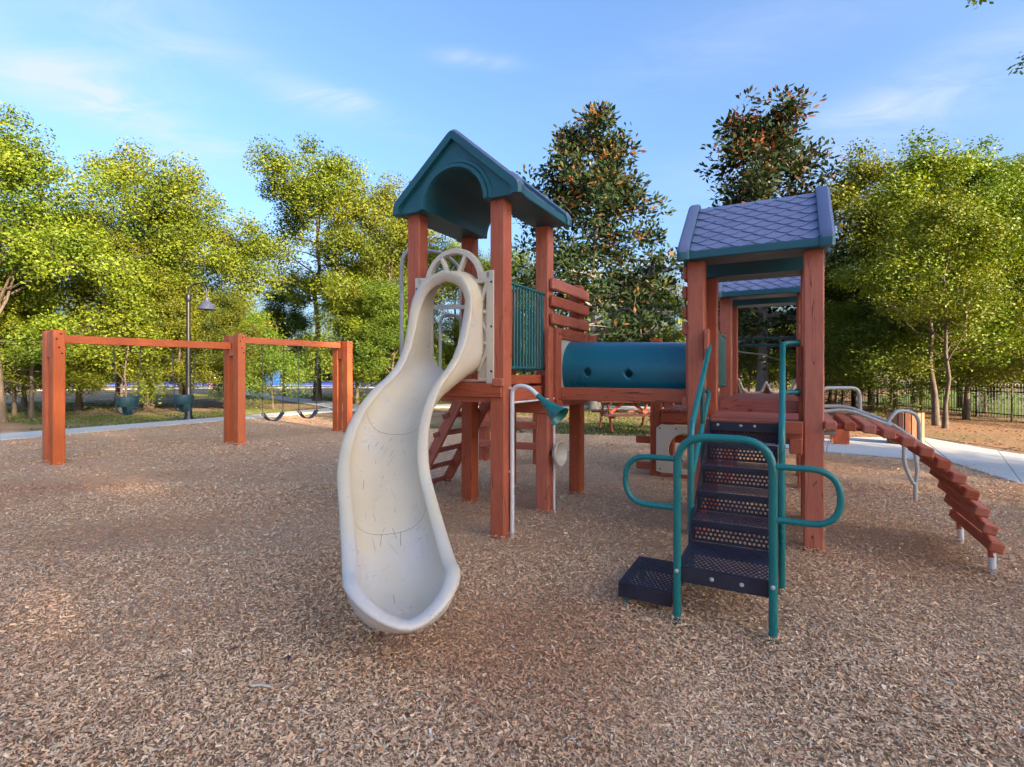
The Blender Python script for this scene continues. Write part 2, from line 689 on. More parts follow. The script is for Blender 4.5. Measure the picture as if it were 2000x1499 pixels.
def np_mesh(name, verts, quads=None, tris=None):
    me = bpy.data.meshes.new(name)
    me.vertices.add(len(verts))
    me.vertices.foreach_set('co', verts.astype(np.float32).ravel())
    f = quads if quads is not None else tris
    k = f.shape[1]
    me.loops.add(f.size)
    me.loops.foreach_set('vertex_index', f.astype(np.int32).ravel())
    me.polygons.add(len(f))
    me.polygons.foreach_set('loop_start', np.arange(0, f.size, k, dtype=np.int32))
    me.polygons.foreach_set('loop_total', np.full(len(f), k, dtype=np.int32))
    me.update(calc_edges=True)
    return me

# ------------------------------------------------------------------ setting: ground, chip bed, paths, court
nrng = np.random.default_rng(11)


def sheet(name, pts, z, mat):
    me = bpy.data.meshes.new(name)
    bm = bmesh.new()
    f = bm.faces.new([bm.verts.new((p[0], p[1], z)) for p in pts])
    if f.normal.z < 0:
        f.normal_flip()
    bmesh.ops.triangulate(bm, faces=bm.faces)
    bm.to_mesh(me)
    bm.free()
    return tag(link(name, me, mat), kind='structure')


sheet('ground', [(-400, -200), (400, -200), (400, 600), (-400, 600)], -.030, M['ground'])
BED = [(-14.5, 4.9), (-10.69, 10.69), (-8.95, 14.4), (-8.18, 15.56), (-7.62, 16.75), (-7.0, 17.1), (-6.2, 16.4), (-5.0, 15.3), (-3.2, 13.9), (-1.94, 12.96), (.12, 12.07), (1.5, 11.75),
       (3.1, 11.4), (4.6, 9.9), (5.49, 9.15), (6.37, 8.33), (6.94, 7.91), (6.39, 6.39), (7.2, 3.5), (8.5, 0), (10, -7), (-20, -7)]
sheet('wood_chip_bed', BED, 0.0, M['chips'])
sheet('mulch_ground', [(6.3, 11.6), (9.3, 11.2), (9.4, 8.5), (11.5, 1.5), (40, -2), (40, 40), (22, 40), (14.5, 30), (9, 24), (6.0, 19.6), (5.0, 14)], -.022, M['mulch'])
sheet('lawn', [(16.2, 14.5), (17.2, 10), (40, 6), (60, 30), (32, 40), (17.8, 27)], -.012, M['lawn'])


def pip(px, py, poly):
    ins = np.zeros(px.shape, bool)
    n = len(poly)
    for i in range(n):
        x1, y1 = poly[i]
        x2, y2 = poly[(i + 1) % n]
        c = ((y1 > py) != (y2 > py)) & (px < (x2 - x1) * (py - y1) / (y2 - y1 + 1e-12) + x1)
        ins ^= c
    return ins


def lowf(x, y, seed, f):
    g = np.random.default_rng(seed)
    o = np.zeros_like(x)
    for k in range(9):
        a = g.uniform(0, 2 * np.pi)
        ff = f * g.uniform(.5, 2.0)
        o += np.sin((x * np.cos(a) + y * np.sin(a)) * ff + g.uniform(0, 6.28)) / 3
    return o


PSO, PSA = (-.094, 4.398), R(-28.2)


def ps_world(a, b):
    return (PSO[0] + a * math.cos(PSA) - b * math.sin(PSA), PSO[1] + a * math.sin(PSA) + b * math.cos(PSA))


BASES = [(*ps_world(a, b), .13) for (a, b) in ((-.9, 0), (0, 0), (0, .9), (-.9, .9), (0, 1.8), (-.9, 1.8), (1.47, .88), (2.35, .88), (2.35, 1.78), (1.47, 1.78), (.58, 3.33))]
BASES += [(*ps_world(1.86 + x, -.84 + y), .06) for (x, y) in ((-.24, -.02), (.24, -.02), (.275, .68), (-.275, .68), (-.55, .05))]
BASES += [(*ps_world(3.43, .86), .05), (*ps_world(3.43, 1.64), .05), (*ps_world(.098, .02), .05)]
BASES += [(-7.18, 8.02, .26), (-5.54, 10.22, .26), (-4.09, 12.35, .26)]


def build_chips():
    X, Y = [], []
    for (y0, y1, dens) in ((0.9, 2.6, 19000), (2.6, 4.0, 13500), (4.0, 6.5, 5800), (6.5, 10.5, 1500), (10.5, 17, 450)):
        w = 1.12 * y1 + .5
        n = int((y1 - y0) * 2 * w * dens)
        x = nrng.uniform(-w, w, n)
        y = nrng.uniform(y0, y1, n)
        k = np.abs(x) < 1.12 * y + .5
        X.append(x[k])
        Y.append(y[k])
    X = np.concatenate(X)
    Y = np.concatenate(Y)
    k = pip(X, Y, BED)
    X, Y = X[k], Y[k]
    # extra chips heaped at the bases, and chips spilled over the bed's edges
    for (bx, by, br) in BASES:
        X = np.append(X, bx + nrng.normal(0, br * .9, 160))
        Y = np.append(Y, by + nrng.normal(0, br * .9, 160))
    for i in range(1, len(BED) - 3):
        a_, b_ = np.array(BED[i]), np.array(BED[i + 1])
        L_ = np.linalg.norm(b_ - a_)
        m_ = int(L_ * 130)
        t_ = nrng.random(m_)[:, None]
        q_ = a_ + (b_ - a_) * t_ + nrng.normal(0, .11, (m_, 2))
        X = np.append(X, q_[:, 0])
        Y = np.append(Y, q_[:, 1])
    n = len(X)
    far = np.clip(Y / 6, .75, 2.0)
    ln = nrng.gamma(3.2, .0018, n) * far ** .8 + .003
    wd = ln * nrng.uniform(.18, .48, n)
    big = nrng.random(n) < .004
    ln[big] *= 2.6
    az = nrng.uniform(0, 2 * np.pi, n)
    tilt = nrng.normal(0, .27, n)
    roll = nrng.normal(0, .38, n)
    hh = .010 + .009 * lowf(X, Y, 3, 4.0) + nrng.uniform(0, .010, n)
    hh = np.clip(hh, .003, .045)
    # chips heaped against the posts and legs
    for (bx, by, br) in BASES:
        d2 = (X - bx) ** 2 + (Y - by) ** 2
        hh += .028 * np.exp(-d2 / (br * br))
    d = np.stack([np.cos(az) * np.cos(tilt), np.sin(az) * np.cos(tilt), np.sin(tilt)], 1)
    e0 = np.stack([-np.sin(az), np.cos(az), np.zeros(n)], 1)
    up = np.cross(d, e0)
    e = e0 * np.cos(roll)[:, None] + up * np.sin(roll)[:, None]
    c = np.stack([X, Y, hh], 1)
    v = np.stack([c - d * ln[:, None] - e * wd[:, None] * .55, c + d * ln[:, None] * .9 - e * wd[:, None], c + d * ln[:, None] + e * wd[:, None] * .6, c - d * ln[:, None] * .85 + e * wd[:, None]], 1)
    v = v.reshape(-1, 3)
    q = np.arange(4 * n).reshape(n, 4)
    me = np_mesh('wood_chips', v, quads=q)
    pal = np.array([(.86, .55, .32), (.80, .48, .27), (.70, .40, .22), (.46, .245, .13), (.78, .53, .36), (.92, .66, .42), (.66, .31, .15), (.22, .115, .06)])
    wts = np.array([.24, .22, .17, .11, .08, .09, .05, .04])
    idx = nrng.choice(8, n, p=wts)
    col = pal[idx] * nrng.uniform(.8, 1.2, (n, 1))
    o_ = np.clip(lowf(X, Y, 5, 1.5) * .75 - .22 + nrng.normal(0, .12, n), 0, .8)[:, None]
    col = col * (1 - o_) + o_ * np.array([.56, .255, .125]) * nrng.uniform(.5, 1.4, (n, 1))
    l_ = np.clip(lowf(X, Y, 8, .7) * .5 - .18 + .22 * (X < -1.5), 0, .42)[:, None]
    col = col * (1 - l_) + l_ * np.array([.60, .415, .30]) * nrng.uniform(.55, 1.35, (n, 1))
    wh = nrng.random(n) < .004
    col[wh] = (.74, .68, .60)
    rd = nrng.random(n) < .006
    col[rd] = (.36, .11, .05)
    at = me.attributes.new('chip', 'FLOAT_COLOR', 'FACE')
    at.data.foreach_set('color', np.concatenate([col, np.ones((n, 1))], 1).astype(np.float32).ravel())
    o = link('wood_chips', me, M['chip_piece'])
    tag(o, 'loose shredded brown wood chips covering the playground bed', 'wood chips', kind='stuff')


build_chips()

# fallen twigs and leaves lying on the chips


def twig(name, x, y, L, r, az, mat, label):
    p = [Vector((-L / 2, 0, 0)), Vector((-L * .1, L * .04, .004)), Vector((L * .2, -.01 * L, .006)), Vector((L / 2, L * .03, 0))]
    o = MB().tube(p, [r, r * .95, r * .8, r * .5], 6).build(name, mat, loc=(x, y, .026), rot=(0, 0, az), smooth=True)
    return tag(o, label, 'twig')


twig('fallen_twig', *gp(512, 1353), .10, .006, -.15, M['beige'], 'pale bleached twig lying on the wood chips in the left foreground')
twig('fallen_twig', *gp(320, 1334), .07, .006, .3, M['bark'], 'short brown twig lying on the wood chips in the left foreground')


def dead_leaf(x, y, s, az, mat, label):
    b = MB()
    pts = [(-s, 0, 0), (-s * .4, s * .35, .012), (s * .3, s * .32, .016), (s, 0, .004), (s * .3, -s * .3, .012), (-s * .4, -s * .33, .010)]
    b.add(pts + [(0, 0, 0)], [(6, i, (i + 1) % 6) for i in range(6)])
    o = b.build('fallen_leaf', mat, loc=(x, y, .028), rot=(.15, .1, az))
    return tag(o, label, 'leaf')


M['leaf_purple'] = plastic('dry_purple_leaf', (.06, .045, .06), (.12, .09, .11), .6, .0, 30, .2)
dead_leaf(*gp(564, 1298), .028, 1.9, M['leaf_purple'], 'curled dark purple leaf on the chips left of the slide')
dead_leaf(*gp(458, 1279), .02, .6, M['leaf_purple'], 'small dark curled leaf on the chips in the left foreground')

# concrete paths: slabs with tooled joints


def path(name, left, right, seg=1.6):
    """left/right: matching edge polylines; cut into slabs"""
    root = tag(empty(name), kind='structure')

    def resample(poly, n):
        p = [Vector((q[0], q[1], 0)) for q in poly]
        d = [0]
        for i in range(1, len(p)):
            d.append(d[-1] + (p[i] - p[i - 1]).length)
        out = []
        for k in range(n + 1):
            t = d[-1] * k / n
            i = max(j for j in range(len(d) - 1) if d[j] <= t + 1e-9)
            f = (t - d[i]) / (d[i + 1] - d[i])
            out.append(p[i].lerp(p[i + 1], min(1, f)))
        return out
    tot = sum(((Vector(left[i + 1]) - Vector(left[i])).length) for i in range(len(left) - 1))
    n = max(1, int(tot / seg))
    a, b = resample(left, n), resample(right, n)
    for i in range(n):
        f = .0025
        p0, p1 = a[i].lerp(a[i + 1], f), a[i].lerp(a[i + 1], 1 - f)
        q0, q1 = b[i].lerp(b[i + 1], f), b[i].lerp(b[i + 1], 1 - f)
        z = .018 + rnd.uniform(-.002, .002)
        MB().prism([(p0.x, p0.y, -.1), (q0.x, q0.y, -.1), (q1.x, q1.y, -.1), (p1.x, p1.y, -.1)], (0, 0, .1 + z)).build('slab', M['concrete'], root, bevel=.006)
    return root


path('path', [(-14.5, 4.9), (-10.69, 10.69), (-8.95, 14.4), (-8.18, 15.56), (-7.62, 16.75), (-7.29, 17.95), (-6.6, 18.9)],
     [(-15.7, 5.6), (-11.86, 11.5), (-9.95, 15.1), (-9.05, 16.6), (-8.5, 17.6), (-8.0, 19.0), (-7.4, 20.6)])
path('path', [(-6.55, 18.95), (-5.0, 20.6), (-2.5, 21.3), (.2, 21.4), (4.6, 20.3), (8, 18.2)], [(-7.35, 20.7), (-6.0, 22.6), (-2.5, 22.9), (.2, 23.0), (5, 21.8), (8.8, 19.5)])
path('path', [(-7.45, 20.75), (-7.55, 21.2), (-10.5, 24.8), (-18.2, 34.6), (-27, 48)], [(-6.1, 22.65), (-7.2, 23.2), (-10.0, 26.6), (-16.6, 34.5), (-24.8, 48)])
path('path', [(-44, 40.5), (-30, 48.2), (-10, 52), (6, 53)], [(-45, 42.3), (-31, 50.2), (-10, 54), (6, 55)], 3)
path('path', [(4.4, 10.3), (5.49, 9.15), (6.37, 8.33), (6.94, 7.91), (6.39, 6.39), (7.2, 3.5), (8.5, 0)], [(4.9, 11.6), (6.2, 10.9), (7.6, 11.2), (9.0, 11.24), (8.64, 8.64), (9.4, 5), (10.8, 1)], 1.5)

# court far left, its dark wind screen
sheet('court_surface', [(-110, 57), (12, 57), (12, 90), (-110, 90)], -.006, M['court'])
MB().box((-49, 60.0, .004), (122, .35, .01)).build('court_line', M['sign']).__setitem__('kind', 'structure')
fs = tag(empty('court_fence', (-40, 84, 0)), 'tall dark screened court fence behind the blue court', 'fence')
for i in range(17):
    x = -64 + i * 6.2
    MB().tube([(x, 0, 0), (x, 0, 5.0)], .06, 6).build('fence_post', M['black_metal'], fs)
    if i < 16:
        b = MB()
        b.box((x + 3.1, .06, 2.5), (6.06, .02, 4.7))
        b.build('screen_panel', M['screen'], fs)
MB().tube([(-64, 0, 4.92), (35.2, 0, 4.92)], .04, 6).build('top_rail', M['black_metal'], fs)
MB().tube([(-64, 0, 2.6), (35.2, 0, 2.6)], .03, 6).build('middle_rail', M['black_metal'], fs)


def G_grass():
    """grass blades and fallen leaves round the beds (uncountable cover)"""
    areas = []
    n = 150000
    x = nrng.uniform(-24, 12, n)
    y = 11 + 24 * nrng.random(n) ** 1.5
    k = ~pip(x, y, BED)
    x, y = x[k], y[k]
    k = (lowf(x, y, 21, .55) + lowf(x, y, 22, 2.0) * .4) > -.1
    k &= ~pip(x, y, [(5.0, 9), (30, 9), (30, 40), (9, 24), (6, 19.6)])
    for poly in ([(-15.7, 5.6), (-11.86, 11.5), (-9.95, 15.1), (-9.05, 16.6), (-8.5, 17.6), (-8.0, 19.0), (-7.4, 20.7), (-6.0, 22.7), (-2.5, 22.95), (.2, 23.05), (5, 21.85), (8.8, 19.5), (8, 18.2), (4.6, 20.25), (.2, 21.35), (-2.5, 21.25), (-5, 20.55), (-6.55, 18.9), (-7.29, 17.95), (-7.62, 16.75), (-8.18, 15.56), (-14.5, 4.9)],
                 [(-7.45, 20.75), (-7.55, 21.2), (-10.5, 24.8), (-18.2, 34.6), (-27, 48), (-24.8, 48), (-16.6, 34.5), (-10.0, 26.6), (-7.2, 23.2), (-6.1, 22.65)]):
        k &= ~pip(x, y, poly)
    x, y = x[k], y[k]
    n = len(x)
    h = nrng.uniform(.02, .065, n)
    w = nrng.uniform(.008, .02, n)
    a = nrng.uniform(0, 6.28, n)
    lx, ly = nrng.normal(0, .03, n), nrng.normal(0, .03, n)
    z0 = np.full(n, -.03)
    v = np.stack([np.stack([x - w * np.cos(a), y - w * np.sin(a), z0], 1), np.stack([x + w * np.cos(a), y + w * np.sin(a), z0], 1), np.stack([x + lx, y + ly, z0 + h], 1)], 1).reshape(-1, 3)
    me = np_mesh('grass', v, tris=np.arange(3 * n).reshape(n, 3))
    at = me.attributes.new('tint', 'FLOAT', 'FACE')
    at.data.foreach_set('value', np.clip(nrng.normal(.45, .22, n) + .1 * lowf(x, y, 23, .4), 0, 1).astype(np.float32))
    tag(link('grass', me, M['grass_blade']), 'short patchy grass beyond the concrete path', 'grass', kind='stuff')
    # litter
    n = 60000
    x = nrng.uniform(-22, 30, n)
    y = 9 + 24 * nrng.random(n) ** 1.4
    k = ~pip(x, y, [(-14.5, 4.9)] + [p for p in BED[1:]]) & ~pip(x, y, [(4.4, 10.3), (5.49, 9.15), (6.94, 7.91), (6.39, 6.39), (8.5, 0), (10.8, 1), (8.64, 8.64), (9, 11.24), (6.2, 10.9)])
    k &= (lowf(x, y, 31, .5) > -.05) | (x > 5)
    x, y = x[k], y[k]
    n = len(x)
    s = nrng.uniform(.015, .045, n)
    a = nrng.uniform(0, 6.28, n)
    c = np.stack([x, y, np.full(n, -.008) + nrng.uniform(0, .025, n)], 1)
    d = np.stack([np.cos(a), np.sin(a), nrng.normal(0, .25, n)], 1) * s[:, None]
    e = np.stack([-np.sin(a), np.cos(a), nrng.normal(0, .25, n)], 1) * (s * .5)[:, None]
    v = np.stack([c - d, c + e, c + d, c - e], 1).reshape(-1, 3)
    me = np_mesh('leaf_litter', v, quads=np.arange(4 * n).reshape(n, 4))
    at = me.attributes.new('tint', 'FLOAT', 'FACE')
    at.data.foreach_set('value', nrng.random(n).astype(np.float32))
    tag(link('leaf_litter', me, M['litter']), 'brown fallen leaves scattered under the trees', 'leaf litter', kind='stuff')


G_grass()

# ------------------------------------------------------------------ trees


def crown_mesh(name, clumps, per, rc, ls, lw, seed, flat=.75, upbias=.35, tint_fn=None, rosette=False):
    """leaf-sized faces in clumps; clumps: (x,y,z,scale)"""
    g = np.random.default_rng(seed)
    cl = np.array(clumps)
    m = len(cl)
    cnt = np.maximum(4, (per * cl[:, 3] ** 2 * g.uniform(.55, 1.45, m))).astype(int)
    ci = np.repeat(np.arange(m), cnt)
    n = len(ci)
    off = g.normal(0, 1, (n, 3))
    off *= np.minimum(1.0, 1.9 / (np.linalg.norm(off, axis=1) + 1e-6))[:, None]
    off *= (rc * cl[ci, 3])[:, None] * np.array([1, 1, flat])
    c = cl[ci, :3] + off
    if rosette:
        d = off / (np.linalg.norm(off, axis=1)[:, None] + 1e-6) + g.normal(0, .45, (n, 3)) + np.array([0, 0, .25])
    else:
        d = g.normal(0, 1, (n, 3)) * np.array([1, 1, .55])
    d /= np.linalg.norm(d, axis=1)[:, None]
    # leaves face outwards and up on their clump, so each clump has a lit and a dark side
    od = off / (np.linalg.norm(off, axis=1)[:, None] + 1e-6)
    nn = g.normal(0, .38, (n, 3)) + od * 1.15 + np.array([0, 0, upbias * 1.5])
    e = np.cross(nn, d)
    e /= np.linalg.norm(e, axis=1)[:, None] + 1e-9
    s = g.uniform(.65, 1.3, n)[:, None]
    v = np.stack([c - d * ls * s * .5, c + e * lw * s * .5 + d * ls * s * .06, c + d * ls * s * .5, c - e * lw * s * .5 + d * ls * s * .06], 1).reshape(-1, 3)
    me = np_mesh(name, v, quads=np.arange(4 * n).reshape(n, 4))
    t = g.uniform(.2, .75, m)[ci] + g.normal(0, .10, n)
    if tint_fn is not None:
        t = tint_fn(c, t, g)
    at = me.attributes.new('tint', 'FLOAT', 'FACE')
    at.data.foreach_set('value', np.clip(t, 0, 1).astype(np.float32))
    return me


def limb(p, d, L, n, g, droop=0.0, wob=.18):
    pts = [Vector(p)]
    d = Vector(d).normalized()
    for i in range(n):
        d = (d + Vector((g.gauss(0, wob), g.gauss(0, wob), g.gauss(0, wob) - droop))).normalized()
        pts.append(pts[-1] + d * (L / n))
    return pts


def skeleton(seed, H, tr, first, rad, nprim, lean=.05, elev=(.25, .7), nsec=4, droop=0.02, sec_len=.42, vary=(.72, 1.18)):
    """trunk, limbs and twig ends of a tree; rad(t) = crown radius at relative height t"""
    g = random.Random(seed)
    wood_ = MB()
    tp = [Vector((0, 0, -.15))]
    k = 9
    dx, dy = g.uniform(-lean, lean), g.uniform(-lean, lean)
    for i in range(1, k + 1):
        t = i / k
        tp.append(Vector((dx * H * t + g.gauss(0, .018) * H * t, dy * H * t + g.gauss(0, .018) * H * t, H * .93 * t)))
    rs = [tr * 1.45] + [tr * (1 - .88 * (i / k) ** .9) for i in range(1, k + 1)]
    wood_.tube(tp, rs, 9)

    def at(t):
        f = t / .93 * k
        i = min(int(f), k - 1)
        return tp[i].lerp(tp[i + 1], f - i), rs[min(i + 1, k)]
    clumps = []
    az = g.uniform(0, 6.28)
    for i in range(nprim):
        t = first + (.92 - first) * (i + g.uniform(0, .8)) / nprim
        az += 2.4 + g.uniform(-.5, .5)
        p, r0 = at(min(t, .925))
        L = max(.4, rad(t) * g.uniform(*vary))
        el = g.uniform(*elev)
        d = Vector((math.cos(az) * math.cos(el), math.sin(az) * math.cos(el), math.sin(el)))
        lp = limb(p, d, L, 5, g, droop)
        r1 = max(.012, min(r0 * .6, tr * .42) * (L / max(rad(.5), .5)) ** .5)
        wood_.tube(lp, [r1 * (1 - .8 * j / 5) for j in range(6)], 5, caps=False)
        clumps.append((*lp[-1], g.uniform(.8, 1.2)))
        clumps.append((*lp[3], g.uniform(.7, 1.05)))
        for s in range(nsec):
            f = g.uniform(.35, .95)
            q = lp[0].lerp(lp[-1], f) if False else lp[min(4, int(f * 5))].lerp(lp[min(5, int(f * 5) + 1)], f * 5 - int(f * 5))
            sd_ = (d + Vector((g.gauss(0, .7), g.gauss(0, .7), g.gauss(.15, .45)))).normalized()
            sp = limb(q, sd_, L * sec_len * g.uniform(.6, 1.3), 3, g, droop)
            wood_.tube(sp, [r1 * .45, r1 * .3, r1 * .2, r1 * .1], 4, caps=False)
            clumps.append((*sp[-1], g.uniform(.65, 1.2)))
            if g.random() < .6:
                clumps.append((*sp[1], g.uniform(.5, .9)))
    top = tp[-1]
    for i in range(5):
        clumps.append((top.x + g.gauss(0, .06) * H * .3, top.y + g.gauss(0, .06) * H * .3, top.z + g.uniform(-.03, .06) * H, g.uniform(.5, .9)))
    return wood_, clumps


TREE = {}


def proto(key, skel, leaf, barkm, leafm):
    w, cl = skeleton(**skel)
    tmp = w.build('trunk', barkm, smooth=True)
    me = tmp.data
    bpy.data.objects.remove(tmp)
    cm = crown_mesh('crown', cl, **leaf)
    cm.materials.append(leafm)
    zz = np.empty(len(cm.vertices) * 3, np.float32)
    cm.vertices.foreach_get('co', zz)
    TREE[key] = (me, cm, float(zz[2::3].max()) - .1)


def mag_tint(c, t, g):
    n = len(t)
    t = np.clip(t, 0, 1) * .7
    rust_lit = g.random(n) < (.05 + .26 * (c[:, 2] / 12.5) ** 4)  # rusty leaves; the redder top puts warm light into the colour
    patch = (np.sin(c[:, 0] * 2.1 + 1) * np.sin(c[:, 1] * 1.9) * np.sin(c[:, 2] * 1.7)) > .62
    rust_lit |= patch & (g.random(n) < .45)
    t[rust_lit] = g.uniform(.72, .97, rust_lit.sum())
    return t


oak_r = lambda R_: (lambda t: R_ * math.sin(math.pi * min(1, max(.08, (t - .12) / .95)) ** .85) + .35)
proto('oak_a', dict(seed=1, H=10.0, tr=.17, first=.26, rad=oak_r(3.6), nprim=30, elev=(.05, 1.05), nsec=5), dict(per=300, rc=.37, flat=.8, ls=.112, lw=.066, seed=1), M['bark'], M['oak_leaf'])
proto('oak_b', dict(seed=5, H=10.0, tr=.15, first=.20, rad=oak_r(3.3), nprim=30, elev=(.1, 1.1), nsec=5), dict(per=300, rc=.37, flat=.8, ls=.112, lw=.066, seed=2), M['bark'], M['oak_leaf'])
proto('oak_tall', dict(seed=9, H=12.5, tr=.17, first=.36, rad=lambda t: 2.9 * (.55 + .6 * math.sin(7 * t + .6) ** 2) * (1.06 - max(0, t - .82) * 3), nprim=26, elev=(.1, .6), nsec=4), dict(per=310, rc=.39, flat=.85, ls=.115, lw=.068, seed=3), M['bark'], M['oak_leaf'])
proto('slim_a', dict(seed=13, H=9.0, tr=.10, first=.22, rad=lambda t: 2.2 * (1.15 - t) + .5, nprim=30, elev=(-.15, .9), nsec=4, droop=.03), dict(per=200, rc=.35, ls=.108, lw=.064, seed=4, flat=.75), M['bark'], M['dark_leaf'])
proto('slim_b', dict(seed=17, H=9.0, tr=.12, first=.16, rad=lambda t: 2.5 * (1.1 - t) + .6, nprim=32, elev=(-.1, 1.0), nsec=4, droop=.02), dict(per=200, rc=.36, ls=.108, lw=.064, seed=5, flat=.8), M['bark'], M['oak_leaf'])
proto('airy', dict(seed=19, H=10.0, tr=.09, first=.22, rad=lambda t: 2.1 * math.sin(math.pi * min(1, t + .12)) + .5, nprim=20, elev=(.2, .9), nsec=4), dict(per=150, rc=.38, flat=.7, ls=.112, lw=.064, seed=6), M['bark'], M['oak_leaf'])
proto('magnolia', dict(seed=23, H=12.5, tr=.19, first=.14, rad=lambda t: 3.75 * (1.06 - t) ** .60, nprim=66, lean=.01, elev=(-.05, .5), nsec=5, sec_len=.36, vary=(.5, 1.25)), dict(per=40, rc=.29, ls=.24, lw=.10, seed=7, flat=.85, upbias=.2, tint_fn=mag_tint, rosette=True), M['bark_pale'], M['mag_leaf'])
proto('magnolia_b', dict(seed=29, H=13.0, tr=.20, first=.17, rad=lambda t: 3.75 * (1.06 - t) ** .60, nprim=66, lean=.01, elev=(-.1, .5), nsec=5, sec_len=.36, vary=(.5, 1.25)), dict(per=40, rc=.29, ls=.24, lw=.10, seed=8, flat=.85, upbias=.2, tint_fn=mag_tint, rosette=True), M['bark_pale'], M['mag_leaf'])
proto('shrub', dict(seed=31, H=4.2, tr=.06, first=.10, rad=lambda t: 1.7 * math.sin(math.pi * min(1, t + .2)) + .5, nprim=20, lean=.08, elev=(.1, .9), nsec=4), dict(per=110, rc=.36, ls=.11, lw=.055, seed=9), M['bark'], M['dark_leaf'])
proto('sapling', dict(seed=33, H=5.0, tr=.045, first=.22, rad=lambda t: 1.25 * math.sin(math.pi * min(1, t + .1)) + .35, nprim=16, lean=.08, elev=(.1, .8), nsec=3), dict(per=75, rc=.34, ls=.11, lw=.06, seed=10), M['bark'], M['oak_leaf'])
proto('pine', dict(seed=37, H=11.5, tr=.13, first=.55, rad=lambda t: 1.7 * (1.1 - t) + .3, nprim=22, lean=.02, elev=(.1, .6), nsec=4), dict(per=120, rc=.24, ls=.24, lw=.018, seed=12, upbias=.1, rosette=True), M['bark'], M['pine_leaf'])


def tree(key, name, x, y, H, rz, label, cat='tree', group=None, wide=1.0):
    tm, cm, h0 = TREE[key]
    s = H / h0
    root = empty(name, (x, y, -.03), R(rz))
    root.scale = (s * wide, s * wide, s)
    link('trunk', tm, None, root)
    link('crown', cm, None, root)
    tag(root, label, cat, group)
    return root


LT = 'oaks along the left of the playground'
tree('oak_a', 'oak_tree', -15.0, 15.0, 9.6, 20, 'leafy green oak cut by the left edge of the photo', 'tree', LT, .95)
tree('oak_b', 'oak_tree', -16.6, 19.6, 8.0, 75, 'green oak behind the leftmost swing post', 'tree', LT)
tree('oak_a', 'oak_tree', -14.9, 21.0, 10.6, 160, 'broad bright green oak over the middle of the left swing beam', 'tree', LT, 1.0)
tree('oak_b', 'oak_tree', -15.6, 24.5, 9.6, 250, 'rounded oak directly behind the black lamp post on the left', 'tree', LT)
tree('oak_tall', 'oak_tree', -9.9, 26.0, 13.4, 40, 'tall yellow green oak with gaps in its crown, left of the slide tower', 'tree', LT, 1.05)
tree('oak_b', 'oak_tree', -6.0, 24.5, 10.9, 310, 'yellow green oak touching the slide tower roof on its left', 'tree', LT, .95)
tree('oak_a', 'oak_tree', -8.2, 31.0, 9.5, 200, 'oak behind the gap between the two tall oaks left of the slide', 'tree', LT)
tree('oak_b', 'oak_tree', -3.2, 30, 9.6, 120, 'oak seen behind the posts of the slide tower', 'tree', LT)
tree('slim_b', 'understory_tree', -15.6, 16.6, 5.4, 10, 'low leafy tree hanging over the left swing beam', 'tree', 'understory trees')
tree('slim_b', 'understory_tree', -12.6, 19.5, 5.6, 100, 'low leafy tree between the two bucket swings', 'tree', 'understory trees')
tree('slim_a', 'understory_tree', -10.4, 18.9, 4.4, 205, 'low dark tree just right of the black lamp post', 'tree', 'understory trees')
tree('slim_b', 'understory_tree', -6.9, 22.8, 6.2, 60, 'dense bushy tree behind the rightmost swing post', 'tree', 'understory trees', 1.1)
tree('slim_a', 'understory_tree', -5.0, 21.6, 5.4, 130, 'dense dark green bushy tree between swing set and slide', 'tree', 'understory trees', 1.15)
tree('slim_a', 'understory_tree', -13.8, 31, 7.5, 330, 'dark leafy tree before the court fence above the belt swings', 'tree', 'understory trees')
tree('slim_b', 'understory_tree', -18.5, 24, 7.0, 280, 'leafy tree filling the background behind the left bucket swing', 'tree', 'understory trees', 1.2)
tree('shrub', 'shrub', -9.6, 20.6, 3.2, 20, 'rounded green shrub under the oaks right of the second bucket swing', 'shrub', 'shrubs')
tree('shrub', 'shrub', -5.6, 23.4, 3.6, 70, 'rounded dark shrub at the foot of the trees left of the slide', 'shrub', 'shrubs', 1.2)
tree('sapling', 'sapling', -13.2, 17.5, 4.6, 200, 'thin sapling between the left swing post and first bucket swing', 'tree', 'saplings')
tree('sapling', 'sapling', -11.9, 22.4, 5.2, 20, 'thin sapling behind the second bucket swing', 'tree', 'saplings')

tree('magnolia', 'magnolia_tree', 3.3, 20.5, 12.2, 15, 'conical dark magnolia with rusty leaves above the blue tunnel', 'tree', 'magnolias', 1.08)
tree('magnolia_b', 'magnolia_tree', 11.1, 22.7, 13.9, 100, 'conical dark magnolia with pale trunk above the shingled roofs', 'tree', 'magnolias', 1.2)
BK = 'trees behind the magnolias'
tree('oak_a', 'background_tree', .2, 31, 9.2, 80, 'pale green tree between slide tower and tunnel magnolia', 'tree', BK)
tree('oak_b', 'background_tree', 8.9, 33, 8.6, 10, 'pale green tree between the two magnolias', 'tree', BK)
tree('airy', 'background_tree', 6.2, 28, 6.2, 190, 'light airy tree low behind the right end of the tunnel', 'tree', BK)
tree('oak_b', 'background_tree', 16.0, 36, 9, 140, 'pale leafy tree far behind the right magnolia', 'tree', BK)

